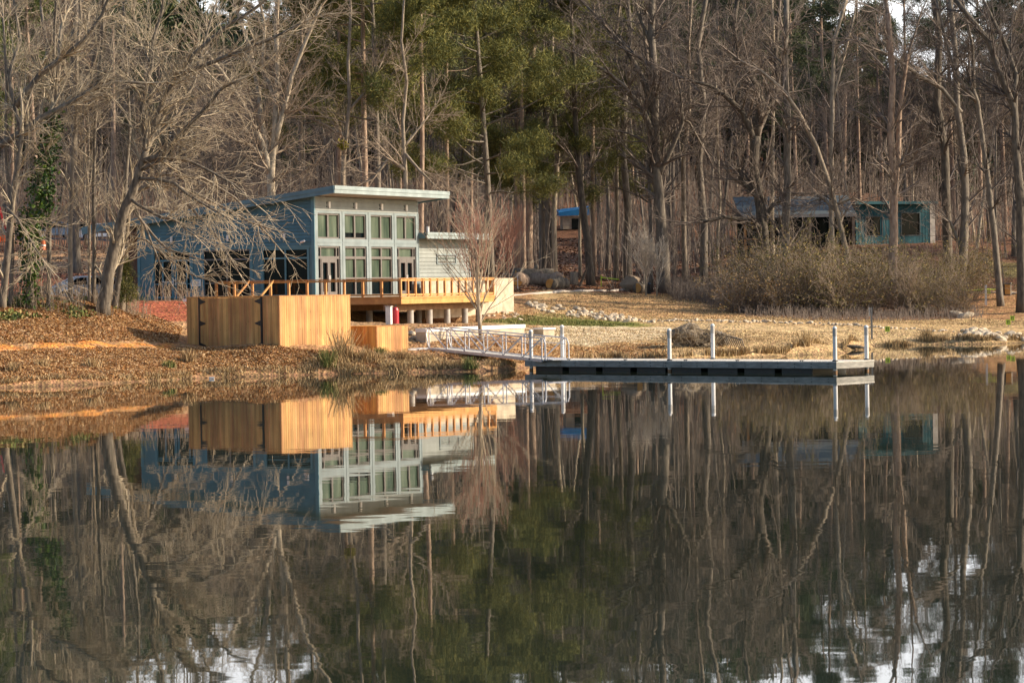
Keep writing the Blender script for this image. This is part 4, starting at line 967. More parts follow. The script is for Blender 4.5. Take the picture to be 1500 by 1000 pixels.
# young trees
def young(name, label, px, py, d, H, W_, n, bark_, twig, seed, lean=0, group=None):
    rng = random.Random(seed); x, y, z = W(px, py, d); g = gz(x, y)
    t = thing(name, label, 'young tree', (x, y, g), 0, group); tr = MB(); th = []; 
    tr.tube([(0,0,-.2),(lean*.2,0,H*.12),(lean*.3,0,H*.3),(lean*.5,0,H*.55),(lean*.7,0,H*.8)], [.12*H/8,.10*H/8,.08*H/8,.05*H/8,.02], 8)
    sp = dict(seg=[.5,.4,.35], kids=[5,2,0], wander=.07, up=.08, rmin=.009, ang=(.3,.65), ratio=(.35,.6), bare=.2)
    for k in range(n):
        h = H*(.09+.5*(k/n)**1.1); a = rng.uniform(0,2*pi); sp_ = rng.uniform(.35,.8)
        dirv = nrm((cos(a)*sp_, sin(a)*sp_, 1)); L_ = (H-h)*rng.uniform(.6,.92)
        branch(rng, (lean*h/H*.9,0,h), dirv, L_, rng.uniform(.02,.045)*H/8, 0, sp, th)
    tr.build('trunk', bark_, t, smooth=True); link_mesh('crown', seg_mesh('crown', th), twig, t); return t
y1 = young('young_maple', 'young bare maple with upright reddish twigs in front of the deck end', 705, 497, 161, 8.3, 4, 27, M['bark_pale'], M['twig_pale'], 71, lean=-.4)
rng = random.Random(72); th = []
for k in range(42):
    a = rng.uniform(0,2*pi); h = rng.uniform(2.5,5.6); r_ = rng.uniform(.2,1.4)*(h/4)**.7
    branch(rng, (cos(a)*r_*.8,sin(a)*r_*.8,h), nrm((cos(a)*.4,sin(a)*.4,1)), rng.uniform(1.2,2.6), .016, 0, dict(seg=[.5,.4,.3], kids=[4,2,0], wander=.08, up=.08, rmin=.009, ang=(.3,.6), ratio=(.35,.6), bare=.1), th)
link_mesh('twig_tips', seg_mesh('twig_tips', th), M['twig_red'], y1)
young('young_tree', 'young leafless tree with dense pale twigs beside the boulder, the left one of two', 946, 412, 228, 5.4, 3, 40, M['bark_pale'], M['twig_white'], 73, group='young pale trees by the boulder')
young('young_tree', 'slimmer young leafless pale tree right of the dense one beside the boulder', 962, 412, 227.5, 4.8, 3, 24, M['bark_pale'], M['twig_white'], 74, group='young pale trees by the boulder')
young('young_maple', 'young bare tree with thin reddish twigs against the woods right of the maple', 745, 420, 226, 6.5, 3, 34, M['bark_tan'], M['twig_red'], 75)
sh_ = young('sapling', 'thin many-stemmed bush growing out of the path bank below the marker post', 1333, 462, 212, 4.2, 3, 26, M['bark_tan'], M['twig_tan'], 76)

# ------------------------------------------------------------------ pines
def put_pine(label, px, d, seed, H, r0, b0, R, mat='needles', **kw):
    t = pine_tree('pine_tree', label, seed, H, r0, b0, R, M[mat], **kw); x = (px-750)*d/FPX; t.location = (x, d, gz(x, d)); t['group'] = 'tall pines behind the building'; return t
put_pine('broad bushy pine whose green boughs spread right of the roof', 722, 222, 81, 33, .27, .22, 8.6, nlimb=54, tufts=12, bark_=M['bark_grey'])
put_pine('pine with low green boughs beyond the broad bushy one', 806, 243, 82, 31, .24, .17, 8.2, nlimb=50, tufts=12, bark_=M['bark_grey'])
put_pine('tall brown-trunked pine straight behind the middle of the roof', 541, 210, 83, 33, .25, .42, 5.6, nlimb=32, tufts=11)
put_pine('dark blue-grey trunked pine close right of the brown one', 557, 208, 84, 31, .24, .40, 5.6, nlimb=30, tufts=10, bark_=M['bark_grey'])
put_pine('pine with a bare brown lower trunk above the right end of the roof', 617, 212, 85, 34, .2, .55, 5.0, nlimb=24, tufts=10)
put_pine('dark pine with hanging boughs left of the roof peak', 445, 218, 86, 30, .22, .38, 5.4, 'needles', nlimb=26, tufts=9, bark_=M['bark_grey'])
put_pine('pine with rounded boughs reaching over the log pile', 872, 250, 88, 27, .22, .22, 6.6, nlimb=38, tufts=11)
put_pine('slim pine between the roof peak pines and the bushy ones', 655, 228, 89, 33, .2, .34, 5.6, nlimb=34, tufts=10)
put_pine('pine crown filling the view left of the blue-grey trunk', 498, 222, 91, 33, .2, .40, 5.8, nlimb=36, tufts=10)
put_pine('pine filling the gap between the two bushiest pines', 768, 238, 87, 32, .22, .25, 6.0, nlimb=34, tufts=10)
# forest pines as variants
PV = [pine_tree('pine_tree', 'x', 90+i, 27+3*i, .26, .36+.05*i, 4.8, M['needles_dark' if i % 2 else 'needles_mid'], nlimb=26, tufts=8, npt=8, tsize=.5, pc=7) for i in range(4)]
TV = [tall_tree('bare_tree', 'x', 'tree', 200+i, 22+1.2*(i % 5), .10+.035*(i % 4), M[['bark_tan','bark_grey','bark_pale','bark_grey'][i % 4]], M[['twig_grey','twig_shaded','twig_tan','twig_shaded'][i % 4]], 13+(i % 3)*2, b0=.22+.06*(i % 5), spread=.24, spec=SP_FOREST) for i in range(10)]  # darker twig copies carry the shade inside the wood
DV = [tall_tree('bare_tree', 'x', 'tree', 300+i, 23+i, .16, M['bark_dark' if i % 2 else 'bark_grey'], M['twig_shaded'], 16, b0=.25, spread=.26) for i in range(3)]
rng = random.Random(7)
def region(px, d):
    if px < 260: return ('slender bare tree in the wood uphill behind the parked cars', 'bare trees uphill behind the parked cars')
    if px < 640: return ('bare tree in the wood behind the lake building', 'bare trees behind the lake building')
    if px < 930: return ('bare tree in the wood behind the logs and lawn', 'bare trees behind the logs and lawn')
    if px < 1230: return ('bare tree in the wood behind the open shelter', 'bare trees behind the open shelter')
    return ('shaded bare tree in the wood behind and right of the teal cabin', 'shaded bare trees behind the teal cabin')
used = set(); placed = []
def ok_spot(x, y, rmin):
    for a, b_ in placed:
        if (a-x)**2+(b_-y)**2 < rmin*rmin: return False
    return True
def blocked(px, d):      # keep the buildings, road and lawn free
    x = (px-750)*d/FPX
    if d < 236 and 60 < px < 1480: 
        if not (px < 700 and d > 200): return True
    if px < 470 and d < 230 and (px-750)*d/FPX > -26 and d < 200: return True
    if px < 260 and 188 < d < 262: return True
    if px < 260 and 276 < d < 300: return True
    if 1060 < px < 1400 and 238 < d < 286: return True
    if 1380 < px < 1600 and 250 < d < 292: return True
    if 400 < px < 735 and d < 242: return True
    if 812 < px < 868 and d < 345: return True
    return False
n = 0; tries = 0
while n < 236 and tries < 20000:
    tries += 1
    d = 200+ (rng.random()**.8)*210; px = rng.uniform(-90, 1590)
    if blocked(px, d): continue
    x = (px-750)*d/FPX
    if not ok_spot(x, d, 2.0): continue
    placed.append((x, d)); pool = DV if rng.random() < (.5 if px > 1100 else .38) else TV
    src = rng.choice(pool); lb, gp = region(px, d); s_ = rng.uniform(.8, 1.18)
    if px > 1150: s_ *= .86
    if 170 < px < 490: s_ = min(s_, max(.45, (.102*d-3.9-gz(x, d))/26))
    loc = (x, d, gz(x, d)-.1)
    if id(src) not in used:
        used.add(id(src)); src.location = loc; src.rotation_euler[2] = rng.uniform(0, 6.28); src['label'] = lb; src['group'] = gp
    else:
        o = copy_tree(src, loc, rng.uniform(0, 6.28), s_, lb, gp); tl = rng.random(); o.rotation_euler[0] = rng.gauss(0, .035) if tl < .88 else rng.uniform(-.3, .3)
    n += 1
for s_ in TV+DV:
    if id(s_) not in used:
        lb, gp = region(100, 300); s_.location = at_d(60, 330); s_['label'] = lb; s_['group'] = gp
# distant pines
usedp = set()
def preg(px):
    if px < 640: return ('evergreen pine standing among bare trees on the hill left of the roof peak', 'pines on the hill at left')
    if px < 1150: return ('evergreen pine standing among bare trees on the hill behind the lawn', 'pines on the hill behind the lawn')
    return ('dark evergreen pine standing high in the wood behind the teal cabin', 'dark pines behind the teal cabin')
for px, d, k in [(-40,262,0),(20,270,1),(60,265,2),(170,300,3),(210,330,1),(262,350,1),(330,370,3),(450,330,0),(500,320,3),(590,290,1),(650,300,0),(690,260,2),(880,330,3),(930,360,1),(1010,350,3),(1060,330,1),(1100,370,3),(1170,310,1),(1195,330,3),
                 (1215,300,1),(1262,340,3),(1296,322,1),(1330,380,3),(1400,330,1),(1440,350,3),(1475,318,1),(1510,300,3),(1545,330,1),(1240,390,1),(1385,395,3),(1580,290,3),(780,300,2),(735,320,0),(-80,320,3),(130,360,1),(1460,400,1),(560,350,3),(400,380,1),(240,385,3)]:
    x = (px-750)*d/FPX; src = PV[k]; lb, gp = preg(px); loc = (x, d, gz(x, d)-.2); sc_ = rng.uniform(.85, 1.1)*(.60 if 180 < px < 480 else 1)
    if k not in usedp:
        usedp.add(k); src.location = loc; src['label'] = lb; src['group'] = gp
    else: copy_tree(src, loc, rng.uniform(0, 6.28), sc_, lb, gp)
for px, d, k in [(196,430,0),(222,445,2),(247,436,0),(272,450,2),(300,455,1),(150,440,3)]:
    x = (px-750)*d/FPX; lb, gp = preg(px); copy_tree(PV[k], (x, d, gz(x, d)-.2), rng.uniform(0, 6.28), rng.uniform(.85, .98), lb, gp)
for px, k in [(298,0),(318,2),(338,0),(356,2),(376,0),(396,2),(420,0),(445,2)]:
    x = (px-750)*455/FPX; z = gz(x, 455); lb, gp = preg(px); copy_tree(PV[k], (x, 455, z-.2), rng.uniform(0, 6.28), (49.5-z)/(27+3*k), lb, gp)
# trees standing on the right shore outside the view: they shade the right side
rng = random.Random(19)
# far woodland mass on the ridge
def far_wood():
    r = np.random.RandomState(3); segs = []; cen = []
    for i in range(900):
        d = r.uniform(400, 540); px = r.uniform(-200, 1750); x = (px-750)*d/FPX
        z = gz(x, d); H = r.uniform(23, 32)*(.60 if 1290 < px < 1440 else .72 if 1180 < px < 1500 else (.74 if 170 < px < 300 else .62 if 180 < px < 480 else 1.0)); lean = r.normal(0,.6)
        segs.append(((x,d,z-.5),(x+lean,d,z+H*.75),.2,.08))
        for k in range(46):
            t = r.uniform(.3,1); a = r.uniform(0,6.28); L_ = r.uniform(1.5,4.5)*(1.1-t*.5)
            p = (x+lean*t,d,z+H*t*.8); q = (p[0]+cos(a)*L_, p[1]+sin(a)*L_, p[2]+L_*r.uniform(.3,1.1)); segs.append((p,q,.05,.02))
            for m_ in range(2):
                e = (q[0]+r.normal(0,1.1), q[1]+r.normal(0,1.1), q[2]+r.uniform(-.3,1.6)); segs.append((q,e,.03,.015))
        if r.rand() < .6:
            for k in range(70):
                t = r.uniform(.12,1); a = r.uniform(0,6.28); q = r.uniform(0,3.4)*(1.15-t)
                cen.append((x+cos(a)*q, d+sin(a)*q, z+H*t))
    return segs, cen
sg_, ce_ = far_wood()
setp(link_mesh('far_woods', seg_mesh('far_woods', sg_), M['twig_shaded']), 'bare woodland along the distant ridge', 'woods', kind='stuff')
setp(link_mesh('far_evergreens', tuft_mesh('far_evergreens', ce_, 20, 1.2, random.Random(5), width=.22, spread=.7), M['needles_dark']), 'dark evergreen crowns along the distant ridge', 'woods', kind='stuff')
# undergrowth of thin stems between the trees
def undergrowth():
    r = np.random.RandomState(8); segs = []
    for i in range(5200):
        d = 238+ r.rand()**.9*150; px = r.uniform(-60, 1560)
        if blocked(px, d): continue
        x = (px-750)*d/FPX; H = r.uniform(2.0, 8.5); 
        segs.append((x, d, H, r.normal(0,.35), r.normal(0,.35)))
    A = np.array(segs); Z = ground_np(A[:,0], A[:,1]); out = []
    for (x,d,H,lx,ly), z in zip(A, Z):
        out.append(((x,d,z-.1),(x+lx,d+ly,z+H*.6),.028+.004*H,.02)); out.append(((x+lx,d+ly,z+H*.6),(x+lx*2,d+ly*2,z+H),.02,.01))
        for k in range(4):
            t = r.uniform(.3,.95); a = r.uniform(0,6.28); L_ = r.uniform(.5,1.8); p = (x+lx*t*1.7,d+ly*t*1.7,z+H*t); out.append((p,(p[0]+cos(a)*L_*.7,p[1]+sin(a)*L_*.7,p[2]+L_*.8),.018,.009))
    return out
setp(link_mesh('undergrowth', seg_mesh('undergrowth', undergrowth()), M['twig_grey']), 'thin bare saplings and brush between the trees of the wood', 'undergrowth', kind='stuff')
# ------------------------------------------------------------------ shrubs thicket on the right
def shrub(name, seed, H, R, nst, leafn, twig, leaf):
    rng = random.Random(seed); t = thing(name, 'x', 'shrub'); th = []; cen = []
    sp = dict(seg=[.5,.35,.3], kids=[6,3,0], wander=.14, up=.06, rmin=.010, ang=(.35,.9), ratio=(.35,.6), bare=.1)
    for k in range(nst):
        a = rng.uniform(0,2*pi); e = rng.uniform(.15,1.0); d = nrm((cos(a)*e,sin(a)*e,1)); L_ = H*rng.uniform(.55,1.05)*(1.1-.25*e)
        branch(rng, (cos(a)*R*.3*rng.random(),sin(a)*R*.3*rng.random(),-.1), d, L_, .03, 0, sp, th)
    link_mesh('stems', seg_mesh('stems', th), twig, t)
    for s_ in rng.sample(th, min(len(th), leafn)): cen.append(s_[1])
    link_mesh('foliage', tuft_mesh('foliage', cen, 5, .11, rng, width=.6, spread=.14), leaf, t)
    return t
SV = [shrub('thicket_shrub', 400+i, 4.9+.3*i, 1.6, 34, 480, M['twig_tan' if i else 'twig_grey'], M[['shrubleaf','shrub_olive','shrub_olive'][i]]) for i in range(3)]
rng = random.Random(31); first = {}
spots = []
for row, (d, py, n_, a, b_) in enumerate([(214,462,13,1090,1410),(221,450,13,1085,1415),(229,438,13,1072,1418)]):
    for i in range(n_):
        spots.append((a+(b_-a)*(i+rng.uniform(-.3,.3))/(n_-1), d+rng.uniform(-2,2), row))
for px, d, row in spots:
    if 1296 < px < 1318 and d < 222: continue
    k = rng.randrange(3); s_ = rng.uniform(.66,1.05)*(1.0 if px < 1290 else .86)*(.8 if px < 1090 else 1)
    x, y, z = at_d(px, d)
    lb, gp = [('tangled olive-brown shrub in the front row of the thicket above the dock', 'front row of thicket shrubs'), ('tangled olive-brown shrub in the middle of the thicket', 'middle row of thicket shrubs'), ('tangled brown shrub at the back of the thicket along the path', 'back row of thicket shrubs')][row]
    if k not in first:
        first[k] = 1; o = SV[k]; o.location = (x,y,z-.05); o.scale = (s_,)*3; o['label'] = lb; o['group'] = gp
    else: copy_tree(SV[k], (x,y,z-.05), rng.uniform(0,6.28), s_, lb, gp)
# low brown brush left of the thicket and below the path
def brush(name, label, pts, n, Hr, mat, seed, cat='brush', lean=.35, w=.016, branchy=2):
    r = np.random.RandomState(seed); XY = []
    poly = zone(pts); xs = [p[0] for p in poly]; ys = [p[1] for p in poly]
    while len(XY) < n:
        X = r.uniform(min(xs), max(xs), 4*n); Y = r.uniform(min(ys), max(ys), 4*n); k = inpoly(X, Y, poly); XY += list(zip(X[k], Y[k]))
    XY = np.array(XY[:n]); Zg = ground_np(XY[:,0], XY[:,1]); segs = []
    for (x, y), z in zip(XY, Zg):
        H = r.uniform(*Hr); a = r.uniform(0,6.28); l = lean*H*r.rand(); q = (x+cos(a)*l, y+sin(a)*l, z+H)
        segs.append(((x,y,z-.05),q,w,w*.5))
        for k in range(branchy):
            t = r.uniform(.2,.8); p = (x+cos(a)*l*t,y+sin(a)*l*t,z+H*t); segs.append((p,(p[0]+r.normal(0,.25)*H,p[1]+r.normal(0,.25)*H,p[2]+H*r.uniform(.15,.5)),w*.6,w*.35))
    return setp(link_mesh(name, seg_mesh(name, segs), mat), label, cat, kind='stuff')
brush('low_brush', 'low brown brush on the slope left of the thicket', [(975,428),(1065,420),(1120,430),(1120,462),(1045,446),(985,440)], 2600, (.4,1.5), M['twig_grey'], 3)
brush('low_brush', 'dry stems along the foot of the thicket', [(1040,440),(1100,455),(1200,462),(1440,460),(1440,468),(1200,470),(1090,464),(1035,450)], 1100, (.2,.9), M['twig_grey'], 4)
brush('brush', 'thin bare stems growing on the mound beside the white car', [(-20,440),(170,446),(230,470),(160,470),(-20,456)], 420, (.3,1.4), M['twig_tan'], 5)
brush('brush', 'thin bare stems at the foot of the side wall', [(190,441),(300,441),(300,446),(190,446)], 70, (.4,1.3), M['twig_tan'], 6)

# ------------------------------------------------------------------ fallen leaves (scattered real leaves)
def leaves(name, label, pts, n, size, mat, seed, lift=.03, noise=True):
    r = np.random.RandomState(seed); poly = zone(pts); xs = [p[0] for p in poly]; ys = [p[1] for p in poly]; XY = np.zeros((0,2))
    while len(XY) < n:
        X = r.uniform(min(xs), max(xs), 2*n); Y = r.uniform(min(ys), max(ys), 2*n); k = inpoly(X, Y, poly); XY = np.r_[XY, np.c_[X[k], Y[k]]]
    XY = XY[:n]; Z = ground_np(XY[:,0], XY[:,1]); keep = Z > .02; XY = XY[keep]; Z = Z[keep]; n = len(Z)
    Cn = np.c_[XY, Z+r.uniform(.005, lift, n)]
    a = r.uniform(0,6.28,n); t = r.normal(0,.38,(n,2)); s_ = size*r.uniform(.6,1.25,(n,1))
    D = np.c_[np.cos(a), np.sin(a), t[:,0]]; S = np.c_[-np.sin(a), np.cos(a), t[:,1]]
    V = np.stack([Cn-D*s_*.5, Cn+S*s_*.36, Cn+D*s_*.5, Cn-S*s_*.36], 1).reshape(-1,3)
    return setp(link_mesh(name, fast_mesh(name, V, np.arange(n*4).reshape(-1,4)), mat), label, 'fallen leaves', kind='stuff')
leaves('fallen_leaves', 'orange-brown leaves covering the low bank along the water at left', [(-40,566),(0,565),(150,560),(300,551),(450,546),(560,543),(640,542),(768,538),(775,522),(620,520),(540,520),(420,509),(270,509),(200,510.5),(100,513),(0,516.5),(-40,517)], 98000, .092, M['litter'], 1)
leaves('fallen_leaves', 'brown leaves covering the mound above the sandy path', [(-60,507),(0,506),(100,503),(260,503),(268,480),(240,468),(180,452),(100,441),(0,437),(-60,438)], 66000, .10, M['litter'], 2)
leaves('fallen_leaves', 'dull leaves strewn over the ground between trunks and road at left', [(-40,434),(170,436),(200,410),(200,360),(-40,360)], 7000, .22, M['litter_dark'], 3)
leaves('fallen_leaves', 'brown leaves lying under the deck and round the gangway', [(516,500),(600,480),(700,476),(760,500),(770,520),(640,518)], 4500, .14, M['litter'], 4)
leaves('fallen_leaves', 'leaves strewn on the mulch round the logs', [(752,430),(1050,420),(1050,411),(900,406),(752,412)], 9000, .17, M['litter_dark'], 6)
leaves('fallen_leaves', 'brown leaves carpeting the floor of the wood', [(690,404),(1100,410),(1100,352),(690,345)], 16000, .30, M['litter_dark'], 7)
leaves('fallen_leaves', 'leaf patches on the dry grass slope behind the dock', [(770,505),(970,503),(985,526),(850,530),(780,536)], 5000, .11, M['litter'], 8)

def ground_ivy():
    poly = zone([(-60,470),(0,474),(70,470),(170,462),(190,450),(100,441),(0,437),(-60,438)]); r = np.random.RandomState(9); xs = [p[0] for p in poly]; ys = [p[1] for p in poly]
    X = r.uniform(min(xs),max(xs),9000); Y = r.uniform(min(ys),max(ys),9000); k = inpoly(X,Y,poly) & ((np.sin(X*1.1+np.sin(Y*.8)*2)+np.sin(X*.37+Y*1.3)) > r.uniform(-.4,1.6,9000)); X = X[k]; Y = Y[k]
    return tuft_mesh('ground_ivy', np.c_[X,Y,ground_np(X,Y)+.04], 3, .13, random.Random(3), width=.8, spread=.05, upb=.3)
setp(link_mesh('ground_ivy', ground_ivy(), M['greengrass']), 'green ground ivy creeping among leaves on the mound', 'ground cover', kind='stuff')
# grass blades
def grass(name, label, pts, n, Hr, mat, seed, lean=.5, w=.02, clump=0):
    r = np.random.RandomState(seed); poly = zone(pts); xs = [p[0] for p in poly]; ys = [p[1] for p in poly]; XY = np.zeros((0,2))
    while len(XY) < n:
        X = r.uniform(min(xs), max(xs), 2*n); Y = r.uniform(min(ys), max(ys), 2*n); k = inpoly(X, Y, poly)
        if clump: k &= (np.sin(X*2.3+np.sin(Y*1.9)*2)+np.sin(X*.8+Y*3.1)) > r.uniform(-1.2,1.4,len(X))
        XY = np.r_[XY, np.c_[X[k], Y[k]]]
    XY = XY[:n]; Z = ground_np(XY[:,0], XY[:,1]); k = Z > -.08; XY = XY[k]; Z = Z[k]; n = len(Z)
    C0 = np.c_[XY, Z-.02]; H = r.uniform(*Hr, (n,1)); a = r.uniform(0,6.28,n); D = np.c_[np.cos(a)*lean*r.rand(n), np.sin(a)*lean*r.rand(n), np.ones(n)]
    b2 = r.uniform(0,6.28,n); S = np.c_[np.cos(b2), np.sin(b2), np.zeros(n)]*w
    V = np.stack([C0-S, C0+S, C0+D*H+S*.3, C0+D*H-S*.3], 1).reshape(-1,3)
    return setp(link_mesh(name, fast_mesh(name, V, np.arange(n*4).reshape(-1,4)), mat), label, 'grass', kind='stuff')
sh = [(p[0], p[1]-.5) for p in SHORE_PX if -40 <= p[0] <= 760]; shu = [(x, y-8) for x, y in reversed(sh)]
grass('bank_grass', 'dry tufts and weeds fringing the water along the left bank', sh+shu, 4200, (.06,.26), M['drygrass'], 11, lean=1.0, w=.022, clump=1)
grass('bank_grass', 'tall dry grass at the water between the enclosures and the gangway', [(440,547),(700,542),(680,536),(600,524),(560,522),(450,530)], 7000, (.08,.32), M['drygrass'], 12, lean=.9, w=.02, clump=1)
grass('lawn_grass', 'short dry turf on the slope behind the dock', [(760,478),(990,484),(1240,484),(1500,488),(1500,500),(1290,510),(1240,514),(1150,518),(1070,523),(900,526),(800,533),(775,520)], 26000, (.03,.10), M['drygrass'], 13, lean=.8, w=.022)
grass('lawn_grass', 'short dry turf on the upper slope above the line of stones', [(760,445),(860,430),(1000,430),(1060,448),(1150,464),(1420,468),(1500,470),(1500,478),(1250,472),(1000,468),(760,470)], 22000, (.04,.11), M['drygrass'], 14, lean=.8, w=.028)
grass('green_grass', 'green grass strip below the pale stones', [(700,472),(770,462),(800,467),(940,474),(900,478),(780,477)], 9000, (.05,.14), M['greengrass'], 15, lean=.8, w=.028)
sh2 = [(p[0], p[1]-.5) for p in SHORE_PX if 830 <= p[0] <= 1500]; shu2 = [(x, y-4) for x, y in reversed(sh2)]
grass('bank_grass', 'brown weeds fringing the far shore at right', sh2+shu2, 9000, (.1,.42), M['drygrass'], 16, w=.025, clump=1)
# individual clumps
def clump(name, seed, H, n, mat, green=0):
    r = np.random.RandomState(seed); C0 = r.normal(0,.16,(n,3)); C0[:,2] = -.03; a = r.uniform(0,6.28,n); e = r.uniform(.1,.75,n)
    D = np.c_[np.cos(a)*e, np.sin(a)*e, np.ones(n)]; H_ = H*r.uniform(.5,1.1,(n,1)); b2 = r.uniform(0,6.28,n); S = np.c_[np.cos(b2),np.sin(b2),np.zeros(n)]*.016
    V = np.stack([C0-S, C0+S, C0+D*H_+S*.4, C0+D*H_-S*.4], 1).reshape(-1,3)
    o = link_mesh(name, fast_mesh(name, V, np.arange(n*4).reshape(-1,4)), mat); return o
for i, (px, py, d, H, mt, lab) in enumerate([
    (20,566,0,.4,'drygrass','brown rush clump at the water at far left'),(62,563,0,.35,'drygrass','second rush clump from the left picture edge, at the water'),
    (135,560,0,.45,'drygrass','small dark weed clump at the water under the slim trees'),(248,555,0,.35,'greengrass','green rush clump at the water left of the enclosure gate'),(275,553,0,.6,'drygrass','brown rush clump at the water below the enclosure left end'),
    (455,546,0,.7,'greengrass','grey-green rush clump at the water under the sunlit board wall'),(478,540,0,.9,'greengrass','tall green rush clump below the right end of the big enclosure'),
    (497,530,0,1.5,'drygrass','tallest tan reed clump standing before the big enclosure right end'),(508,528,0,1.3,'drygrass','tan reed clump in front of the gap between the two enclosures'),(535,530,0,.8,'drygrass','tan reed clump below the small enclosure corner'),
    (590,528,0,.6,'drygrass','tan grass clump right below the small enclosure'),(625,530,0,.45,'drygrass','tan grass clump under the gangway head'),(688,541,0,.55,'greengrass','green weed clump at the water under the gangway'),
    (558,519,0,.35,'greengrass','small dark green plant at the foot of the small enclosure'),(1180,508,0,.9,'drygrass','brown weed clump on the far bank before the outer dock piles'),(1360,500,0,.9,'drygrass','brown weed clump at the water left of the pale stones')]):
    p = on_ground(px, py) if py < 545 or px > 600 else None
    if p is None: x, y, _ = Z0(px, py-1.0); p = (x, y, gz(x, y))
    o = clump('reed_clump' if H > .6 else 'weed_clump', 500+i, H, 150 if H < 1.2 else 90, M[mt]); o.location = p
    setp(o, lab, 'reeds', 'clumps along the water')

# ------------------------------------------------------------------ stones
def rock_mesh(seed, mat, flat=.65, sub=2, rough=.22):
    import bmesh
    bm = bmesh.new(); bmesh.ops.create_icosphere(bm, subdivisions=sub, radius=.5); r = random.Random(seed)
    cuts = [(Vector(nrm((r.gauss(0,1),r.gauss(0,1),r.gauss(0,1)))), r.uniform(.28,.42)) for _ in range(9)]
    for v in bm.verts:
        for nn, dd in cuts:
            k = v.co.dot(nn)
            if k > dd: v.co -= nn*(k-dd)
        v.co *= 1+r.gauss(0,rough*.12); v.co.z *= flat
    me = bpy.data.meshes.new('stone'); bm.to_mesh(me); bm.free(); me.materials.append(mat); return me
RM = [rock_mesh(i, M['stone']) for i in range(7)]
def stone(p, s_, label, group, seed, name='stone'):
    r = random.Random(seed); o = bpy.data.objects.new(name, r.choice(RM)); COL.objects.link(o)
    o.location = (p[0], p[1], p[2]+s_*.12); o.rotation_euler = (r.gauss(0,.2), r.gauss(0,.2), r.uniform(0,6.28)); o.scale = (s_*r.uniform(.8,1.3), s_*r.uniform(.7,1.1), s_*r.uniform(.7,1.1))
    return setp(o, label, 'stone', group)
rng = random.Random(77)
def path_pt(P, t):
    f = t*(len(P)-1); i = min(int(f), len(P)-2); u = f-i; return (P[i][0]+(P[i+1][0]-P[i][0])*u, P[i][1]+(P[i+1][1]-P[i][1])*u)
top = [(772,446),(800,446),(850,452),(890,460),(930,470)]; bot = [(774,448),(800,459),(850,467),(890,470),(930,473)]
for i in range(135):
    t = rng.random()**.9; a = path_pt(top, t); b_ = path_pt(bot, t); u = rng.random()
    p = on_ground(a[0]+(b_[0]-a[0])*u, a[1]+(b_[1]-a[1])*u)
    stone(p, rng.uniform(.28,.62), 'pale angular stone in the riprap bed on the lawn slope behind the gangway', 'riprap stones on the lawn slope', i)
line = [(930,472),(1000,470),(1080,472),(1150,473),(1240,477),(1300,481),(1400,486)]
for i in range(88):
    t = (i+rng.random()*.6)/88; a = path_pt(line, t); p = on_ground(a[0], a[1]+rng.gauss(0,.7))
    stone(p, rng.uniform(.22,.42), 'pale stone in the thin row crossing the turf behind the dock', 'stones in the row crossing the turf', 200+i)
for i in range(52):
    t = rng.random(); a = path_pt([(1405,487),(1440,488),(1470,493),(1510,497)], t); p = on_ground(a[0], a[1]+rng.uniform(-3,10)*(1-.5*t))
    stone(p, rng.uniform(.35,.8), 'big pale stone heaped at the water edge on the far right', 'shore stones at far right', 400+i)
for i in range(20):
    p = on_ground(rng.uniform(602,645), rng.uniform(486,500)); stone(p, rng.uniform(.25,.5), 'pale stone on the ground behind the gangway head', 'stones behind the gangway head', 500+i)
for i in range(22):
    p = on_ground(rng.uniform(697,765), rng.uniform(459,470)); stone(p, rng.uniform(.2,.4), 'tan stone at the foot of the cream retaining wall', 'stones below the retaining wall', 560+i)
for i, (px, py, s_) in enumerate([(1401,464,1.0),(1414,466,1.3)]):
    o = stone(on_ground(px, py), s_, ['smaller rounded boulder at the right foot of the thicket','larger rounded boulder at the right foot of the thicket'][i], 'boulders at the thicket foot', 600+i, 'boulder')
def boulder(px, py, dims, label, seed, mat='boulder', rz=0, d=None, sub=3):
    x, y, z = on_ground(px, py) if d is None else at_d(px, d); me = rock_mesh(seed, M[mat], .9, sub)
    o = bpy.data.objects.new('boulder', me); COL.objects.link(o); o.location = (x, y, z+dims[2]*.3); o.scale = dims; o.rotation_euler = (0,0,rz); return setp(o, label, 'boulder')
boulder(0, 0, (2.0,1.5,1.5), 'large grey-brown boulder on the lawn edge left of the pale young tree', 11, d=237, rz=.3); bpy.data.objects[-1] if False else None
for o in list(COL.objects):
    if o.name.startswith('boulder') and o.get('label','').startswith('large grey'): o.location = (*at_d(924, 237)[:2], at_d(924, 237)[2]+.55)
# logs by the lawn
def log(px, d, L_, r, rz, label, endmat):
    x, y, z = at_d(px, d); t = thing('log', label, 'log', (x, y, z), rz, 'felled logs on the lawn edge'); rg = random.Random(px)
    pts = [(-L_/2+L_*k/6, rg.gauss(0,.05), r*.85+rg.gauss(0,.04)) for k in range(7)]
    MB().tube(pts, [r*rg.uniform(.9,1.0)]+[r*rg.uniform(.82,1.2) for _ in pts[2:]]+[r*rg.uniform(.9,1.0)], 11).tube([(.2,0,r*1.5),(.35,.1,r*2.1)],[r*.3,r*.22],7).build('log_bark', M['bark_pine'] if rg.random() < .5 else M['bark_mid'], t, smooth=True)
    for s_ in (-1, 1):
        p = pts[0] if s_ < 0 else pts[-1]; MB().tube([(p[0]+s_*.001,p[1],p[2]),(p[0]+s_*.02,p[1],p[2])], [r*.9,r*.86], 12).build('cut_face', endmat, t)
cut = noise_mat('fresh_cut_wood', (.58,.27,.06), (.70,.38,.12), 3, .8); M['cut'] = cut
log(765, 231, 2.6, .50, radians(78), 'log with an orange cut face at the left end of the pile', cut)
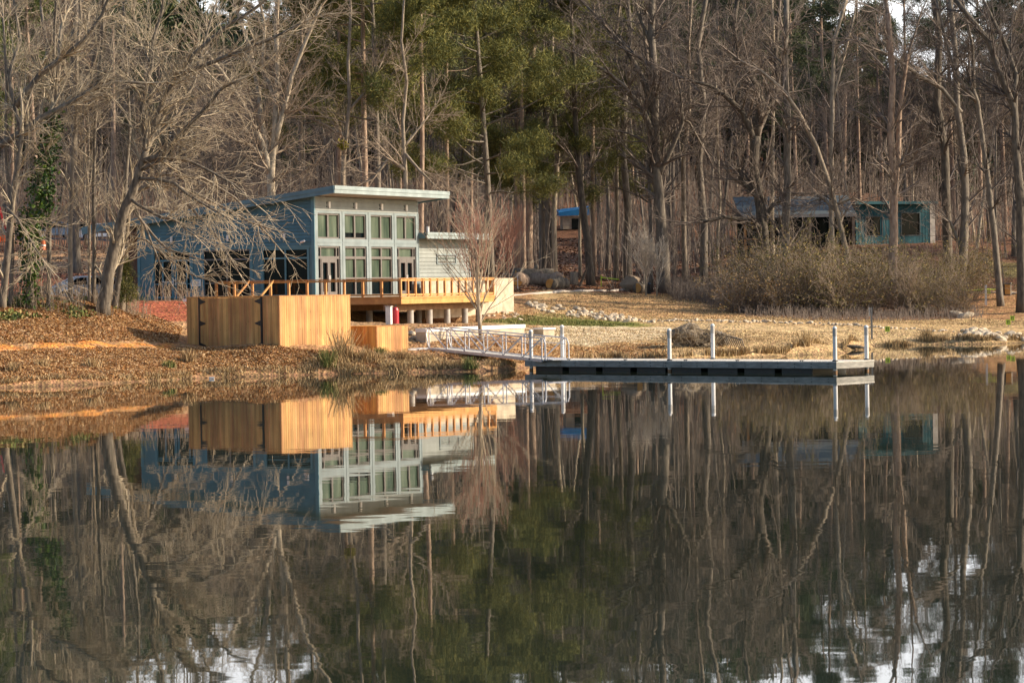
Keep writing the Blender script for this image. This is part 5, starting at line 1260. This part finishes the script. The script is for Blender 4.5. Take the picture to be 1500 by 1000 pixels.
log(783, 235, 3.2, .72, radians(20), 'thickest pale-barked log in the middle of the pile', cut)
log(800, 234, 3.0, .55, radians(150), 'dark mossy log lying across the pile', cut)
log(818, 231, 2.4, .46, radians(60), 'log with an orange cut face at the right end of the pile', cut)
log(940, 234.5, 1.5, .42, radians(62), 'short log leaning on the boulder with a tan cut end', cut)
x, y, z = at_d(842, 240); st_ = thing('tree_stump', 'cut upright stump right of the log pile', 'stump', (x, y, z))
MB().tube([(0,0,-.2),(0,0,.2),(0,0,1.0)], [.44,.36,.33], 12).build('stump_bark', M['bark_tan'], st_, smooth=True); MB().tube([(0,0,1.0),(0,0,1.02)], [.31,.3], 12).build('cut_face', M['twig_pale'], st_)
ll = MB(); x, y, z = at_d(850, 238); ll.tube([(0,0,0),(.35,0,.8),(.7,0,1.7)], [.12,.1,.06], 7); o = ll.build('broken_trunk', M['bark_dark']); o.location = (x, y, z-.05); setp(o, 'short dark broken trunk leaning beside the cut stump', 'broken trunk')
# root mass with driftwood behind the dock
rx, ry, rz_ = at_d(1004, 164.5); rt = thing('root_mass', 'large weathered stump and root mass tangled with dry brush behind the dock', 'stump', (rx, ry, rz_-.1))
o = link_mesh('stump_body', rock_mesh(21, M['bark_tan'], .75, 4, .5), None, rt); o.location = (-.1,0,.75); o.scale = (2.1,1.5,2.1)
o = link_mesh('root_plate', rock_mesh(22, M['bark_grey'], .8, 4, .5), None, rt); o.location = (1.3,.3,.55); o.scale = (2.3,1.3,1.7)
rg = random.Random(5); mb = MB()
for k in range(13):
    a = .2+k*.11; mb.tube([(.9,0,1.0),(1.5+.13*k,-.35,.95-.04*k),(1.9+.11*k,-.5,.2-.02*k)], [.07,.05,.02], 5)
mb.build('root', M['bark_grey'], rt, smooth=True)
th = []; sp = dict(seg=[.3,.25,.2], kids=[5,2,0], wander=.2, up=.0, rmin=.009, ang=(.4,1.1), ratio=(.4,.6), bare=.1)
for k in range(60): branch(rg, (rg.uniform(-1.3,2.2),rg.uniform(-.9,-.2),rg.uniform(-.1,.9)), nrm((rg.gauss(0,.6),-.3,rg.uniform(.2,1))), rg.uniform(.5,1.2), .014, 0, sp, th)
link_mesh('dry_brush', seg_mesh('dry_brush', th), M['twig_pale'], rt)
dl = MB(); x, y, z = on_ground(1250, 514.5); dl.tube([(-.7,0,.02),(-.2,.05,.12),(.3,0,.10),(.8,.05,.03)], [.05,.11,.10,.04], 8); o = dl.build('driftwood', M['bark_dark'], smooth=True); o.location = (x, y, z); setp(o, 'dark driftwood stick on the mud behind the outer dock pile', 'driftwood')

# ------------------------------------------------------------------ paths, kerbs, road
def strip(name, pxs, w, mat, lift=.02, h=0.0, label=None, cat=None, structure=True):
    P = [on_ground(*p) if len(p) == 2 else at_d(p[0], p[2]) for p in pxs]; Q = []
    for i in range(len(P)-1):
        m_ = max(2, int(((P[i][0]-P[i+1][0])**2+(P[i][1]-P[i+1][1])**2)**.5/1.0))
        for k in range(m_): u = k/m_; Q.append((P[i][0]+(P[i+1][0]-P[i][0])*u, P[i][1]+(P[i+1][1]-P[i][1])*u))
    Q.append(P[-1][:2]); V = []; F = []
    for i, (x, y) in enumerate(Q):
        a, b_ = Q[max(i-1,0)], Q[min(i+1,len(Q)-1)]; dx, dy = b_[0]-a[0], b_[1]-a[1]; l = sqrt(dx*dx+dy*dy) or 1; nx_, ny_ = -dy/l*w/2, dx/l*w/2
        z1, z2 = gz(x+nx_, y+ny_), gz(x-nx_, y-ny_); z1 = z2 = max(z1, z2, gz(x, y)) if h else None or max(z1,z2,gz(x,y)); 
        V += [(x+nx_,y+ny_,z1+lift+h),(x-nx_,y-ny_,z2+lift+h),(x-nx_,y-ny_,z2-.25),(x+nx_,y+ny_,z1-.25)]
    for i in range(len(Q)-1):
        for j in range(4): F.append((4*i+j, 4*i+(j+1)%4, 4*(i+1)+(j+1)%4, 4*(i+1)+j))
    me = bpy.data.meshes.new(name); me.from_pydata(V, [], F); me.update(); o = link_mesh(name, me, mat)
    return setp(o, kind='structure') if structure else setp(o, label, cat)
strip('kerb', [(748,433),(800,430),(860,426.5),(930,423),(1000,422),(1050,424)], .3, M['kerb'], .03, .05)
strip('path', [(975,413),(1010,415),(1060,418),(1150,422),(1260,425),(1390,429),(1500,430)], 1.1, M['kerb'], .03)
strip('road', [(1395,361,272),(1440,370,270),(1520,377,266),(1600,380,262)], 6.5, M['road'], .03)
strip('road', [(-120,352,296),(0,352,292),(120,352,290),(240,352,288)], 7, M['road'], .03)
x0 = Z0(180,441.5,3.6); x1 = Z0(272,442,3.6)
kb = MB().bar((x0[0],166.5,3.56),(x1[0]+1.0,166.0,3.56),.25,.16).build('kerb', M['white']); setp(kb, kind='structure')
parking = strip('car_park', [(-60,440,190),(60,440,190),(185,440,188)], 9, M['road'], .02)

# ------------------------------------------------------------------ cars
def car(label, x, y, z, rz, paint, L_=4.7, H=1.62, kind='suv', group=None, rear_light=True):
    t = thing('parked_car', label, 'car', (x, y, z), rz, group); w2 = .9
    prof = [(-L_/2,.45),(-L_/2-.02,.75),(-L_/2+.1,.98),(-L_/2+.25,1.05),(-L_/2+.62,H-.08),(-L_/2+1.1,H),(.35,H-.02),(.75,H-.12),(1.35,1.05),(L_/2-.5,.95),(L_/2-.08,.78),(L_/2,.5),(L_/2-.05,.32)]
    arches = []
    for cx_ in (L_/2-.95, -L_/2+.95):
        arches += [(cx_+.38*cos(a), .34+.38*sin(a)) for a in (0,.5,1.05,1.57,2.1,2.64,3.14)]
    poly = prof+[(L_/2-.55,.26)]+arches[:7]+arches[7:]+[(-L_/2+.5,.28),(-L_/2+.05,.34)]
    V = []; n_ = len(poly)
    for s_, ww in ((-1,w2),(-1,w2-.0),(1,w2),(1,w2)):
        pass
    def width(zz): return w2 if zz < 1.0 else w2-.26*min(1,(zz-1.0)/(H-1.0))
    V = [(px_, -width(pz_), pz_) for px_, pz_ in poly]+[(px_, width(pz_), pz_) for px_, pz_ in poly]
    F = [(i, (i+1) % n_, n_+(i+1) % n_, n_+i) for i in range(n_)]
    me = bpy.data.meshes.new('body')
    import bmesh
    bm = bmesh.new(); vs = [bm.verts.new(v) for v in V]
    for f in F: bm.faces.new([vs[i] for i in f])
    f1 = bm.faces.new([vs[i] for i in reversed(range(n_))]); f2 = bm.faces.new([vs[n_+i] for i in range(n_)])
    bmesh.ops.triangulate(bm, faces=[f1, f2]); bmesh.ops.recalc_face_normals(bm, faces=bm.faces); bm.to_mesh(me); bm.free()
    o = link_mesh('body', me, paint, t)
    gl = MB()
    for s_ in (-1, 1):
        def q(px_, pz_): return (px_, s_*(width(pz_)+.012), pz_)
        for pts in ([(-1.95,1.08),(-1.15,1.08),(-1.15,H-.14),(-1.55,H-.14)],[(-1.07,1.08),(-.12,1.08),(-.12,H-.12),(-1.07,H-.12)],[(-.04,1.08),(1.1,1.08),(.62,H-.18),(.30,H-.12),(-.04,H-.12)]):
            gl.add([q(*p) for p in (pts if s_ < 0 else reversed(pts))], [tuple(range(len(pts)))])
    gl.add([(.80,-.62,H-.16),(.80,.62,H-.16),(1.36,.72,1.08),(1.36,-.72,1.08)], [(0,3,2,1)]); gl.add([(-L_/2+.24,-.7,1.1),(-L_/2+.24,.7,1.1),(-L_/2+.60,.6,H-.16),(-L_/2+.60,-.6,H-.16)], [(0,1,2,3)])
    gl.build('window', M['darkglass'], t)
    for cx_ in (L_/2-.95, -L_/2+.95):
        for s_ in (-1, 1):
            wh = thing('wheel', None, None); wh.parent = t; wh.location = (cx_, s_*(w2-.1), .34)
            MB().tube([(0,-.11,0),(0,.11,0)], .34, 20).build('tyre', M['tyre'], wh); MB().tube([(0,-.12*1,0),(0,.12,0)], .20, 12).build('rim', M['alu'], wh)
    for s_ in (-1, 1):
        MB().box(-L_/2-.035,-L_/2+.16,s_*w2-.02 if s_ > 0 else -w2-.02,s_*w2+.02 if s_ > 0 else -w2+.16,.80,1.02).build('tail_light', M['red'], t)
        MB().box(L_/2-.2,L_/2-.02,(w2-.3) if s_ > 0 else -w2-.005,(w2+.005) if s_ > 0 else -w2+.3,.66,.80).build('headlight', M['white'], t)
    return t
def cx(px, d): return (px-750)*d/FPX
car('white car parked broadside behind the slim trees on the mound', cx(124,186), 186, gz(cx(124,186),186)+.1, radians(200), M['carwhite'])
car('silver grey car parked on the upper road, seen between the ivy tree and slim trees', cx(88,290), 290, gz(cx(88,290),290)+.05, radians(8), M['carsilver'], group='cars on the upper road')
car('dark car parked on the upper road right of the silver one', cx(122,291), 291, gz(cx(122,291),291)+.05, radians(5), M['cardark'], group='cars on the upper road')
car('white car nose showing beside the leaning trunk on the upper road', cx(152,287), 287, gz(cx(152,287),287)+.05, radians(185), M['carwhite'], group='cars on the upper road')
# boom lift and barrel
x, y, z = at_d(6, 275); bl = thing('boom_lift', 'orange-red lift machine standing at the far left behind the bare trees', 'lift', (x, y, z), .3)
MB().box(-1.0,1.0,-.6,.6,.35,1.0).build('chassis', M['orange'], bl, bevel=.05)
for a in (-.7,.7):
    for b_ in (-.62,.62): MB().tube([(a,b_-.12,.35),(a,b_+.12,.35)],.35,14).build('wheel', M['tyre'], bl)
MB().bar((-.6,0,1.0),(-.2,0,3.6),.22).bar((-.2,0,3.6),(.3,0,1.6),.18).build('boom', M['red'], bl)
MB().box(.1,.9,-.4,.4,1.3,1.36).box(.1,.14,-.4,.4,1.36,2.3).box(.86,.9,-.4,.4,1.36,2.3).build('basket', M['alu'], bl)
x, y, z = at_d(65, 262); bar = thing('traffic_barrel', 'orange and white barrel on the slope below the silver car', 'barrel', (x, y, z))
MB().tube([(0,0,0),(0,0,.12)],.38,14).build('barrel_base', M['tyre'], bar); MB().tube([(0,0,.12),(0,0,1.0)],[.30,.24],14).build('barrel_body', M['orange'], bar); MB().tube([(0,0,.45),(0,0,.6)],.285,14,False).build('reflective_band', M['white'], bar)
x, y, z = at_d(64, 180); bn = thing('waste_bin', 'small dark waste bin beside the slim tree, left of the white car', 'bin', (x, y, z)); MB().tube([(0,0,0),(0,0,1.0)],[.26,.3],14).build('bin_body', M['black'], bn); MB().tube([(0,0,1.0),(0,0,1.08)],[.33,.28],14).build('bin_lid', M['cardark'], bn)

# ------------------------------------------------------------------ teal cabin
tx_, ty_ = cx(1256,262), 262.0; tz = gz(tx_+3, ty_); ca_ = atan2(3, cx(1376,265)-tx_)
cab = thing('teal_cabin', 'small teal board-clad cabin with a low roof and two dark openings behind the thicket', 'cabin', (tx_, ty_, 0), ca_)
z0 = W(1300, 356, 262)[2]; z1 = W(1300, 297, 262)[2]; LT = 7.35
bw = MB(); q = 0
ops = [(1.0,2.55,z0+.7,z0+2.3),(4.5,6.3,z0+.7,z0+2.6)]
while q < LT-.01:
    e = min(q+.3, LT); cutz = [(a, b_) for u0,u1,a,b_ in ops if q+.15 > u0 and q+.15 < u1]
    if cutz: bw.box(q+.006,e-.006,-.02,.1,z0-1.0,cutz[0][0]); bw.box(q+.006,e-.006,-.02,.1,cutz[0][1],z1)
    else: bw.box(q+.006,e-.006,-.02,.1,z0-1.0,z1)
    bw.box(e-.02,e+.02,-.04,-.02,cutz[0][1] if cutz else z0-.2,z1)
    q += .3
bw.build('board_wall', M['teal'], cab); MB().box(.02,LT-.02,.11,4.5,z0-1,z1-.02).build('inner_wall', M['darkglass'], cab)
MB().hexa([(-.5,-.9,z1),(LT+.3,-.9,z1),(LT+.3,5,z1-.1),(-.5,5,z1-.1),(-.5,-.9,z1+.12),(LT+.3,-.9,z1+.12),(LT+.3,5,z1+.02),(-.5,5,z1+.02)]).build('roof', M['tealroof'], cab)
MB().box(-.52,LT+.32,-.96,-.9,z1-.12,z1+.13).build('fascia', M['teal'], cab)
MB().box(LT,LT+.5,-.05,3.2,z0-1,z1-.25).build('stone_end', M['concrete_grey'], cab)
for u0,u1,a,b_ in ops:
    f = MB(); f.box(u0-.08,u1+.08,-.06,-.042,a-.08,a); f.box(u0-.08,u1+.08,-.06,-.042,b_,b_+.08); f.box(u0-.08,u0,-.06,-.042,a,b_); f.box(u1,u1+.08,-.06,-.042,a,b_)
    wo = f.build('window', M['tealroof'], cab); MB().box(u0,u1,.03,.06,a,b_).build('pane', M['darkglass'], wo)
# shelter
sx, sy = cx(1090,256), 256.0; z0 = W(1100,366,256)[2]; ze = W(1100,318,256)[2]; zr = W(1100,291,262)[2]; LS = cx(1252,258)-sx
shl = thing('open_shelter', 'long open shelter with a low grey metal roof on brown posts behind the gnarled oak', 'shelter', (sx, sy, 0), .03)
MB().hexa([(-.3,-.6,ze),(LS,-.6,ze),(LS,4.5,zr),(-.3,4.5,zr),(-.3,-.6,ze+.12),(LS,-.6,ze+.12),(LS,4.5,zr+.12),(-.3,4.5,zr+.12)]).build('roof', M['tealroof'], shl)
MB().box(-.35,LS+.05,-.68,-.61,ze-.1,ze+.16).build('fascia', M['concrete_grey'], shl)
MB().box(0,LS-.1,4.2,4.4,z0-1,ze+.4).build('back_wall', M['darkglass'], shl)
for k in range(6):
    q = .1+k*(LS-.4)/5; MB().box(q,q+.2,-.3,-.1,z0-1,ze).build('post', M['deckwood'] if k in (0,4) else M['bark_pine'], shl)
MB().bar((.1,-.2,z0+.9),(3.0,-.2,z0+.9),.08,.12).bar((.1,-.2,z0+.3),(3.0,-.2,z0+.3),.08,.12).build('rail', M['deckwood'], shl)
# blue tarp shed far in the wood
x, y, z = at_d(843, 345); ts = thing('blue_covered_shed', 'small pale shed with a bright blue sheet roof far up in the wood', 'shed', (x, y, z), .15)
MB().box(-1.4,1.4,-1,1,0,1.5).build('shed_wall', M['concrete'], ts); MB().hexa([(-1.9,-1.3,1.5),(1.9,-1.3,1.6),(1.9,1.3,1.8),(-1.9,1.3,1.7),(-1.9,-1.3,1.9),(1.9,-1.3,2.5),(1.9,1.3,2.7),(-1.9,1.3,2.3)]).build('sheet_roof', M['blue'], ts)
MB().box(-.4,.4,-1.04,-1.0,0,1.2).build('door', M['darkglass'], ts)
# markers, posts, signs
for i, (px, py, lab) in enumerate([(1300,490,'lime green marker on the bank right of the wooden post'),(1435,430,'lime green marker left of the white post near the path'),(1448,433,'lime green marker just right of the white post near the path'),
                                  (1483,473,'upper lime green marker near the right picture edge'),(1477,479,'lower lime green marker near the right picture edge')]):
    x, y, z = on_ground(px, py); t = thing('marker_sign', lab, 'marker', (x, y, z), 0, 'lime green markers on the right bank')
    MB().tube([(0,0,-.1),(0,0,.2)],.02,6).build('stake', M['greywood'], t); pn = MB().box(-.15,.15,-.02,.02,.14,.48).build('panel', M['lime'], t)
    MB().box(-.07,-.03,-.026,-.021,.2,.4).box(.03,.07,-.026,-.021,.2,.4).box(-.09,.09,-.026,-.021,.40,.43).build('dark_mark', M['black'], pn)
x, y, z = on_ground(1277, 497); wp = thing('wooden_post', 'tall double wooden post standing on the far bank behind the outer dock pile', 'post', (x, y, z))
MB().box(-.05,.06,-.06,.06,-.3,2.0).build('post', M['greywood'], wp); MB().box(-.17,-.08,-.05,.05,1.45,2.0).build('board', M['concrete_grey'], wp)
x, y, z = at_d(1445, 219); p_ = thing('rope_post', 'slim white-topped post with a rope near the right edge of the thicket', 'post', (x, y, z), 0); MB().box(-.07,.07,-.07,.07,-.2,1.5).build('post', M['white'], p_)
MB().tube([(0,0,1.2),(-.8,.1,1.12),(-1.6,.2,1.15)],.025,5).tube([(0,0,1.2),(.6,.2,1.15),(1.2,.3,1.2)],.025,5).build('rope', M['lime'], p_)
x, y, z = at_d(1491, 217); p_ = thing('timber_post', 'short tan timber post at the right picture edge', 'post', (x, y, z)); MB().box(-.1,.1,-.1,.1,-.2,1.0).box(-.12,.12,-.12,.12,1.0,1.05).build('post', M['cedar'], p_)
x, y, z = at_d(1475, 222); wb = thing('wooden_bin', 'wooden box bin with a tan front beside the curved trunk', 'bin', (x, y, z+.2), -.3); MB().box(-.35,.35,-.3,.3,0,.85).build('bin_body', M['bark_dark'], wb, bevel=.02); MB().box(-.05,.33,-.33,-.3,.1,.8).build('front_panel', M['cut'], wb); MB().box(-.4,.4,-.36,.36,.85,.92).build('lid', M['greywood'], wb)
x, y, z = at_d(1329, 216); sg2 = thing('trail_sign', 'narrow dark trail sign rising over the thicket shrubs', 'sign', (x, y, z)); MB().box(-.05,.05,-.05,.05,0,2.1).build('post', M['bark_dark'], sg2); pn = MB().box(-.12,.12,-.09,-.05,1.5,2.15).build('sign_panel', M['black'], sg2); MB().box(-.04,.04,-.096,-.091,1.55,2.0).build('white_stripe', M['white'], pn)
x, y, z = at_d(951, 232); bn = thing('dark_bin', 'small dark green bin at the foot of the pale young trees', 'bin', (x, y, z)); MB().tube([(0,0,0),(0,0,.75)],[.2,.24],12).build('bin_body', M['black'], bn); MB().tube([(0,0,.75),(0,0,.85)],[.26,.16],12).build('bin_lid', M['cardark'], bn)
tp = MB(); a = at_d(882, 239); b_ = at_d(908, 239); tp.bar((a[0],a[1],a[2]+.75),(b_[0],b_[1],b_[2]+.72),.02,.10); tp.box(a[0]-.04,a[0]+.04,a[1]-.04,a[1]+.04,a[2]-.1,a[2]+.9); o = tp.build('tape_barrier', M['lime']); setp(o, 'yellow-green tape strung left of the large boulder', 'tape')
# metal handrail left of logs, white scrap on the shore
x, y, z = at_d(750, 226); hr = MB(); hr.tube([(-.6,0,0),(-.6,0,1.1),(.5,0,1.1),(.5,0,0)],.025,6); hr.tube([(-.6,0,.6),(.5,0,.6)],.02,6); o = hr.build('metal_rail', M['alu']); o.location = (x, y, z); setp(o, 'short metal rail between the retaining wall and the logs', 'rail')
x, y, z = Z0(310, 554, .03); o = MB().box(-.12,.12,-.05,.05,-.02,.06).build('litter_scrap', M['white'], bevel=.01); o.location = (x, y, z); setp(o, 'small white scrap floating at the bank below the enclosure gate', 'scrap')
# trees on the right bank beyond the picture edge (they throw the shade seen on the right)
rng = random.Random(23); k = 0
for i in range(34):
    d = rng.uniform(236, 330); px = rng.uniform(1560, 2100); x = (px-750)*d/FPX
    src = rng.choice(PV+TV[:3]); nm = 'evergreen' if src in PV else 'bare'
    copy_tree(src, (x, d, gz(x, d)-.2), rng.uniform(0,6.28), rng.uniform(.95,1.2), 'tall %s tree on the right bank beyond the last dark trunk' % nm, '%s trees on the far right bank' % nm)
